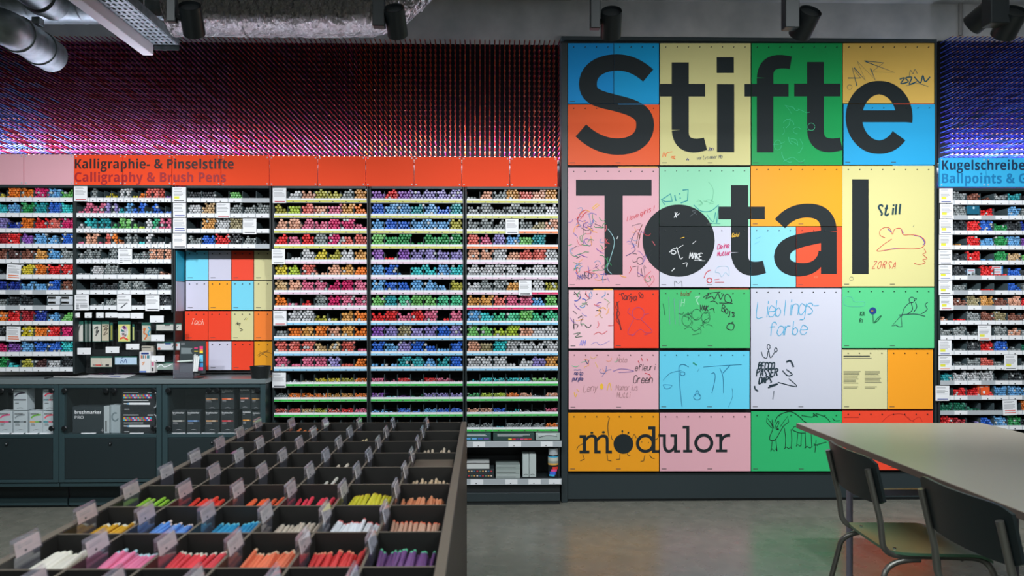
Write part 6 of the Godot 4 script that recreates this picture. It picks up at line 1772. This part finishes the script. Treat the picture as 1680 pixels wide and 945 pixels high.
func display() -> void:
	var h := 0.85
	var x0 := -1.003
	var x1 := -0.099
	var cw := (x1 - x0) / 6.0
	var dz := 0.2446
	var d0 := 3.536
	var n := 11
	var wood := StandardMaterial3D.new()
	wood.albedo_color = c8(44, 42, 40)
	wood.roughness = 0.5
	var edge := mat(c8(112, 102, 90), 0.6)
	var near := d0 - dz * n
	var zc := -(d0 + near) / 2
	var root := thing("pencil_display", "large black display table divided into rows of open pencil bins in the foreground", "display table", Vector3((x0 + x1) / 2, 0, zc))
	var floor_h := h - 0.15
	part("bin_floor", bx(Vector3(x1 - x0, 0.012, d0 - near)), mat(c8(96, 86, 76), 0.6), root, Vector3((x0 + x1) / 2, floor_h, zc))
	for s in [[x0 - 0.013, "left"], [x1 + 0.013, "right"]]:
		part("side_board", cbx(Vector3(0.026, 0.8, d0 - near + 0.03), 0.002), wood, root, Vector3(s[0], h - 0.4, zc))
		part("edge_strip", bx(Vector3(0.022, 0.0016, d0 - near + 0.026)), edge, root, Vector3(s[0], h + 0.0006, zc))
	part("front_board", cbx(Vector3(x1 - x0 + 0.05, 0.8, 0.02), 0.002), wood, root, Vector3((x0 + x1) / 2, h - 0.4, -near + 0.01))
	part("table_body", cbx(Vector3(x1 - x0 - 0.02, 0.6, d0 - near - 0.1), 0.003), wood, root, Vector3((x0 + x1) / 2, 0.36, zc))
	part("base_board", cbx(Vector3(x1 - x0 + 0.052, 0.05, d0 - near + 0.03), 0.003), wood, root, Vector3((x0 + x1) / 2, 0.025, zc))
	for i in n + 1:
		var z := -(d0 - dz * i)
		part("cross_divider", bx(Vector3(x1 - x0, 0.15, 0.006)), wood, root, Vector3((x0 + x1) / 2, h - 0.075, z))
		part("edge_strip", bx(Vector3(x1 - x0, 0.0012, 0.006)), edge, root, Vector3((x0 + x1) / 2, h + 0.0004, z))
	for i in range(1, 6):
		part("long_divider", bx(Vector3(0.006, 0.15, d0 - near)), wood, root, Vector3(x0 + cw * i, h - 0.0752, zc))
		part("edge_strip", bx(Vector3(0.006, 0.0012, d0 - near)), edge, root, Vector3(x0 + cw * i, h + 0.0002, zc))
	# price holders hooked over the long dividers
	var rown := ["back row", "second row from the back", "third row from the back", "fourth row from the back", "fifth row from the back", "sixth row from the back", "seventh row from the back", "eighth row from the back", "ninth row from the back", "tenth row from the back", "eleventh row from the back"]
	var paper := [c8(242, 232, 230), c8(238, 214, 212), c8(230, 228, 236)]
	var hm := clear_mat(0.06, Color(0.85, 0.85, 0.97))
	for r in 10:
		for c in 6:
			var extra := 0.0
			if r == 0 and c == 5: extra = 0.02
			var x := x0 + cw * c
			var z := -(d0 - dz * (r + 0.5)) + rng.randf_range(-0.006, 0.006)
			var t := thing("price_holder", "clear price holder with pale card, %s bin from the left, %s" % [NTH[c], rown[r]], "price holder", Vector3(x, h, z), "price holders on the pencil display")
			var lean := 0.2
			var L := 0.095
			var H := 0.031
			var up := Vector3(-sin(lean), cos(lean), 0)
			var cpos := Vector3(x + 0.008, h + 0.001, z)
			var card := part("card", bx(Vector3(0.0014, H, L - 0.004)), mat(paper[0 if rng.randf() < 0.5 else 1 if c < 3 else 2], 0.55), t, cpos + up * H / 2)
			card.rotation.z = lean
			for q in [[0.72, 0.5, 0.03], [0.58, 0.42, 0.02], [0.22, 0.10, 0.012]]:
				var lm := part("print_line", bx(Vector3(0.0018, H * (0.03 if q[0] > 0.5 else 0.14), L * (0.55 if q[0] > 0.5 else 0.08))), M.card_ink if q[0] > 0.5 else M.dim_ink, t, cpos + up * H * q[0] + Vector3(0.0002, 0, L * (0.1 if q[0] > 0.5 else 0.12)))
				lm.rotation.z = lean
			var fr := part("clear_front", bx(Vector3(0.001, H + 0.004, L)), hm, t, cpos + up * H / 2 + Vector3(0.0022, 0, 0))
			fr.rotation.z = lean
			var top := cpos + up * (H + 0.004)
			part("spine", tube([Vector3(-0.003, 0, -L / 2), Vector3(-0.003, 0, L / 2)], 0.0042, 8), hm, t, top)
			part("clear_back", bx(Vector3(0.001, H + 0.05, L)), hm, t, Vector3(x - 0.0042, h + H / 2 - 0.018, z))
			part("clear_hook", bx(Vector3(0.0012, 0.08, L)), hm, t, Vector3(x + 0.0046, h - 0.039, z))
	# the pencils: row, column, colour, end colour, how many, thickness
	var fill := [
		[7, 0, c8(232, 226, 214), c8(240, 236, 220), 12, 1.7, "cream white"], [7, 1, c8(240, 130, 170), c8(190, 226, 236), 18, 1.15, "bright pink"], [7, 2, c8(240, 74, 84), c8(236, 226, 210), 16, 1.2, "coral red"], [7, 3, c8(246, 128, 92), c8(226, 190, 160), 20, 1.1, "salmon orange"], [7, 4, c8(226, 66, 66), c8(236, 150, 120), 18, 1.1, "red"], [7, 5, c8(112, 74, 130), c8(96, 196, 150), 16, 1.2, "purple"],
		[6, 0, c8(222, 168, 42), c8(240, 236, 220), 18, 1.15, "mustard yellow"], [6, 1, c8(104, 160, 236), c8(236, 214, 210), 18, 1.15, "light blue"], [6, 2, c8(40, 150, 200), c8(130, 214, 236), 16, 1.3, "bright blue"], [6, 3, c8(206, 192, 176), c8(40, 42, 42), 19, 1.15, "beige"], [6, 4, c8(232, 234, 240), c8(214, 110, 110), 18, 1.3, "white"], [6, 5, c8(206, 160, 136), c8(226, 110, 80), 19, 1.1, "tan"],
		[5, 0, c8(150, 206, 60), c8(160, 214, 70), 5, 1.4, "lime green"], [5, 1, c8(244, 66, 52), c8(250, 96, 70), 8, 1.6, "orange red"], [5, 2, c8(248, 104, 60), c8(250, 130, 90), 7, 1.6, "orange"], [5, 3, c8(240, 60, 84), c8(246, 80, 96), 7, 1.5, "pinkish red"], [5, 4, c8(214, 206, 40), c8(180, 150, 40), 13, 1.6, "lemon yellow"], [5, 5, c8(226, 142, 100), c8(236, 160, 120), 14, 1.1, "pale orange"],
		[4, 3, c8(220, 216, 206), c8(226, 220, 206), 2, 1.4, "off-white"], [4, 5, c8(226, 196, 160), c8(232, 206, 176), 9, 1.2, "light wood"], [3, 3, c8(226, 214, 196), c8(230, 220, 200), 2, 1.5, "pale wooden"], [2, 0, c8(190, 60, 140), c8(200, 80, 150), 2, 1.5, "magenta"], [2, 5, c8(226, 208, 184), c8(230, 214, 190), 6, 1.3, "natural wood"], [1, 3, c8(216, 196, 150), c8(226, 206, 160), 2, 1.3, "straw coloured"],
		[0, 1, c8(240, 120, 50), c8(244, 140, 70), 4, 1.4, "deep orange"]]
	var pm := {}
	var low := []
	for q in fill:
		var rr: float = 0.0038 * q[5]
		if not pm.has(q[5]): pm[q[5]] = pencil_shape(rr, 0.178)
		var bz: float = -(d0 - dz * (q[0] + 1)) - 0.014
		var bx0: float = x0 + cw * q[1] + 0.01 + rr
		var bw := cw - 0.02 - 2 * rr
		var deep: float = [0.022, 0.025, 0.027, 0.03, 0.033, 0.03, 0.033, 0.03][q[0]]
		if q[6] == "lemon yellow": deep = 0.02
		var where := "%s bin, %s" % [NTH[q[1]], rown[q[0]]]
		var tw := bw * (1.0 if q[4] > 5 else 0.8)
		for i in q[4]:
			var u: float = (i + 0.5) / q[4] if q[4] > 3 else (i + 1.2) / (q[4] + 2.0)
			var px: float = bx0 + tw * u + rng.randf_range(-0.002, 0.002)
			var bump: float = rng.randf_range(0.0, 0.008) + (0.016 if rng.randf() < 0.1 else 0.0) + 0.005 * sin(u * 7.0 + q[1])
			var y0 := h - deep - 0.008 + bump * 0.35
			var pitch := 0.025 + bump * 0.9
			var o := part("coloured_pencil", pm[q[5]], null, self, Vector3(px, y0, bz - rng.randf_range(0.0, 0.012)))
			o.rotation = Vector3(pitch, rng.randf_range(-0.06, 0.06), 0)
			var tone := rng.randf_range(-0.06, 0.06)
			var col: Color = q[2]
			o.set_surface_override_material(0, mat(col.lightened(snappedf(maxf(tone, 0), 0.03)).darkened(snappedf(maxf(-tone, 0), 0.03)), 0.4))
			o.set_surface_override_material(1, mat(q[3], 0.45))
			tag(o, "%s pencil, %s from the left in the %s" % [q[6], PLACE[i], where], "pencil", "pencils in the foreground display")
			if q[4] > 8 and q[0] >= 4:
				for g in 3: low.append([Transform3D(Basis.from_euler(Vector3(pitch * 0.9, 0, 0)), Vector3(px + rng.randf_range(-0.004, 0.004), y0 - rr * 1.7 * (g + 1), bz - 0.004)), col])
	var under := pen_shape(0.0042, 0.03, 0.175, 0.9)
	stuff_pens("buried_pencils", "pencils lying underneath in the full bins of the pencil display", under, low)
	# a single flat orange pencil and the false floor in one bin
	var fp := at(664, 704.5, d0 - dz + 0.012)
	var fo := part("coloured_pencil", pencil_shape(0.0055, 0.085), null, self, Vector3(at(697, 704.5, d0 - dz + 0.012).x, h - 0.026, -(d0 - dz) - 0.02))
	fo.rotation.y = -PI / 2 + PI
	fo.set_surface_override_material(0, mat(c8(226, 140, 80), 0.5))
	fo.set_surface_override_material(1, mat(c8(226, 140, 80), 0.5))
	tag(fo, "orange wooden pencil lying crosswise in the fifth bin of the back row of the display", "pencil")
	var ins := part("bin_insert", cbx(Vector3(cw - 0.01, 0.1, dz - 0.012), 0.002), mat(c8(104, 92, 80), 0.65), self, Vector3(x1 - cw / 2, h - 0.072, -(d0 - dz * 3.5)))
	tag(ins, "raised brown board filling the rightmost bin of the fourth row from the back", "insert")

# ---------------------------------------------------------------- table and chairs
func tube_part(n: String, pts: Array, r: float, m: Material, parent: Node3D) -> void:
	var p := []
	for q in pts: p.append(q)
	local(n, tube(p, r, 12), m, parent)

func arc(a: Vector3, corner: Vector3, b: Vector3, n := 6) -> Array:
	var o := []
	for i in n + 1:
		var t := float(i) / n
		o.append(a.lerp(corner, t).lerp(corner.lerp(b, t), t))
	return o

func chair(pos: Vector3, turn: float, label: String) -> Node3D:
	var root := thing("chair", label, "chair", pos, "")
	root.rotation.y = turn
	var met: Material = M.chair_metal
	# side frames: one tube from the back post round under the seat to the front leg, and a rear leg
	for s in [-1.0, 1.0]:
		var x: float = 0.195 * s
		var xo: float = 0.205 * s
		var pts := [Vector3(x, 0.765, -0.262), Vector3(x, 0.64, -0.232)]
		pts.append_array(arc(Vector3(x, 0.6, -0.222), Vector3(x, 0.57, -0.214), Vector3(x, 0.54, -0.212), 4))
		pts.append_array(arc(Vector3(x, 0.5, -0.208), Vector3(x * 0.97, 0.438, -0.205), Vector3(x * 0.94, 0.432, -0.14), 7))
		pts.append(Vector3(x * 0.94, 0.43, 0.02))
		pts.append_array(arc(Vector3(x * 0.95, 0.428, 0.13), Vector3(x * 0.97, 0.426, 0.195), Vector3(xo, 0.37, 0.205), 7))
		pts.append(Vector3(xo * 1.08, 0.012, 0.235))
		tube_part("side_frame", pts, 0.0115, met, root)
		var leg := arc(Vector3(x * 0.94, 0.418, -0.06), Vector3(x * 0.96, 0.418, -0.19), Vector3(xo, 0.36, -0.205), 7)
		leg.append(Vector3(xo * 1.1, 0.012, -0.285))
		tube_part("rear_leg", leg, 0.011, met, root)
		for f in [Vector3(xo * 1.08, 0.008, 0.235), Vector3(xo * 1.1, 0.008, -0.285)]:
			local("foot_cap", lathe([[0.0, 0.016], [0.013, 0.016], [0.014, 0.0], [0.014, -0.008], [0.0, -0.008]], 12), M.black_metal, root, f)
		for k in 2: local("rivet", lathe([[0.0, 0.003], [0.006, 0.002], [0.007, -0.002]], 10), M.chrome, root, Vector3(0.15 * s, 0.4545 if k == 0 else 0.4505, 0.13 - 0.27 * k))
	tube_part("cross_bar", [Vector3(-0.18, 0.42, 0.1), Vector3(0.18, 0.42, 0.1)], 0.009, met, root)
	# seat: a moulded plywood sheet, its front edge rolled down
	var nx := 14
	var nz := 16
	var st := begin(true)
	var f := func(u: float, v: float) -> Vector3:
		var a := u * 2.0 - 1.0
		var w := 0.205 + 0.01 * v - 0.02 * pow(absf(v * 2.0 - 1.0), 4.0)
		var y := 0.449 - 0.010 * (1.0 - a * a) * sin(v * PI) - 0.03 * pow(maxf(0.0, v - 0.75) / 0.25, 2.0) + 0.006 * pow(maxf(0.0, 0.2 - v) / 0.2, 2.0)
		return Vector3(a * w, y, -0.19 + 0.41 * v - 0.012 * pow(absf(a), 4.0) * signf(v - 0.5) * pow(absf(v * 2.0 - 1.0), 3.0))
	shell(st, f, nx, nz, Vector3(0, -0.011, 0))
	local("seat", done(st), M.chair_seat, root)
	# backrest: bent round the sitter
	st = begin(true)
	var g := func(u: float, v: float) -> Vector3:
		var a := u * 2.0 - 1.0
		var corner := pow(absf(a), 10.0)
		var hgt := lerpf(0.628, 0.812, v)
		hgt = 0.72 + (hgt - 0.72) * (1.0 - 0.22 * corner)
		var z := -0.246 + 0.034 * a * a - (hgt - 0.63) * 0.22
		return Vector3(a * 0.226, hgt, z)
	shell(st, g, 16, 8, Vector3(0, 0, 0.011))
	local("backrest", done(st), M.chair_back, root)
	for s in [-1.0, 1.0]:
		for k in 1: local("rivet", lathe([[0.0, 0.003], [0.006, 0.002], [0.007, -0.002]], 10), M.chrome, root, Vector3(0.18 * s, 0.77, -0.245)).rotation_degrees.x = 90
	return root

func shell(st: SurfaceTool, f: Callable, nx: int, nz: int, off: Vector3) -> void:
	# a sheet given by f(u, v) and the same sheet moved by off, joined round its edge
	for s in 2:
		st.set_smooth_group(s)
		for i in nx:
			for j in nz:
				var a: Vector3 = f.call(float(i) / nx, float(j) / nz) + off * s
				var b: Vector3 = f.call(float(i + 1) / nx, float(j) / nz) + off * s
				var c: Vector3 = f.call(float(i + 1) / nx, float(j + 1) / nz) + off * s
				var e: Vector3 = f.call(float(i) / nx, float(j + 1) / nz) + off * s
				var out: bool = (b - a).cross(e - a).dot(off) * (1.0 if s == 1 else -1.0) > 0
				if out: quad(st, a, b, c, e)
				else: quad(st, e, c, b, a)
	st.set_smooth_group(-1)
	var rim := []
	for i in nx: rim.append(Vector2(float(i) / nx, 0))
	for j in nz: rim.append(Vector2(1, float(j) / nz))
	for i in nx: rim.append(Vector2(1.0 - float(i) / nx, 1))
	for j in nz: rim.append(Vector2(0, 1.0 - float(j) / nz))
	var mid: Vector3 = f.call(0.5, 0.5)
	for k in rim.size():
		var a: Vector3 = f.call(rim[k].x, rim[k].y)
		var b: Vector3 = f.call(rim[(k + 1) % rim.size()].x, rim[(k + 1) % rim.size()].y)
		if (b - a).cross(off).dot((a + b) / 2 - mid) > 0: quad(st, a, b, b + off, a + off)
		else: quad(st, a + off, b + off, b, a)

func table_and_chairs() -> void:
	M.chair_metal = mat(c8(128, 126, 120), 0.3, 0.7)
	M.chair_seat = mat(c8(80, 118, 92), 0.3)  # green reflection of the posters painted into the colour of a dark seat
	M.chair_back = mat(c8(30, 40, 42), 0.42)
	var top := StandardMaterial3D.new()
	top.albedo_color = c8(150, 145, 130)
	top.roughness = 0.36
	M.table_top = top
	var a := onh(1307, 694, 0.74)
	var b := onh(1680, 840, 0.74)
	var c := onh(1598, 692, 0.74)
	var far := a.z
	var near := -0.9
	var w := c.x - (a.x + b.x) / 2
	var xl := (a.x + b.x) / 2
	# the long edge may run slightly askew to the wall
	var turn := atan2(b.x - a.x, b.z - a.z)
	var len := near - far
	var root := thing("table", "long grey work table cut off by the right edge of the picture", "table", Vector3(a.x, 0, a.z))
	root.rotation.y = turn
	local("table_top", cbx(Vector3(w, 0.028, len), 0.002), top, root, Vector3(w / 2, 0.726, len / 2))
	var edge := mat(c8(112, 98, 90), 0.5)
	local("edge_band", cbx(Vector3(0.004, 0.026, len - 0.006), 0.001), edge, root, Vector3(-0.0014, 0.726, len / 2))
	local("edge_band", cbx(Vector3(w - 0.006, 0.026, 0.004), 0.001), edge, root, Vector3(w / 2, 0.726, -0.0014))
	var steel := mat(c8(132, 128, 142), 0.4, 0.2)
	var inz := 0.42
	for x in [0.1, w - 0.1]:
		for z in [inz, len - 0.4]:
			local("leg", tube([Vector3(x, 0.0, z), Vector3(x, 0.712, z)], 0.0155, 16), steel, root)
	for z in [inz, len - 0.4]:
		local("cross_rail", cbx(Vector3(w - 0.2, 0.03, 0.03), 0.002), steel, root, Vector3(w / 2, 0.46, z))
	for x in [0.1, w - 0.1]:
		local("long_rail", cbx(Vector3(0.03, 0.03, len - 0.82), 0.002), steel, root, Vector3(x, 0.696, len / 2))
	var p1 := onh(1358, 738, 0.765)
	var q1 := onh(1424, 770, 0.765)
	var m1 := (p1 + q1) / 2
	var dir := (q1 - p1)
	var yaw1 := atan2(-dir.z, dir.x)
	# the chairs look towards +x: their back posts stand at local z = -0.262
	var t1 := PI / 2 + atan2(dir.x, dir.z)
	chair(Vector3(m1.x, 0, m1.z) + Basis(Vector3.UP, t1) * Vector3(0, 0, 0.262), t1, "black plywood chair with a tube frame near the far corner of the table")
	var p2 := onh(1514, 803, 0.765)
	var q2 := onh(1636, 853, 0.765)
	var m2 := (p2 + q2) / 2
	dir = q2 - p2
	var t2 := PI / 2 + atan2(dir.x, dir.z)
	chair(Vector3(m2.x, 0, m2.z) + Basis(Vector3.UP, t2) * Vector3(0, 0, 0.262), t2, "black plywood chair with a tube frame nearer to the camera, in front of the table")
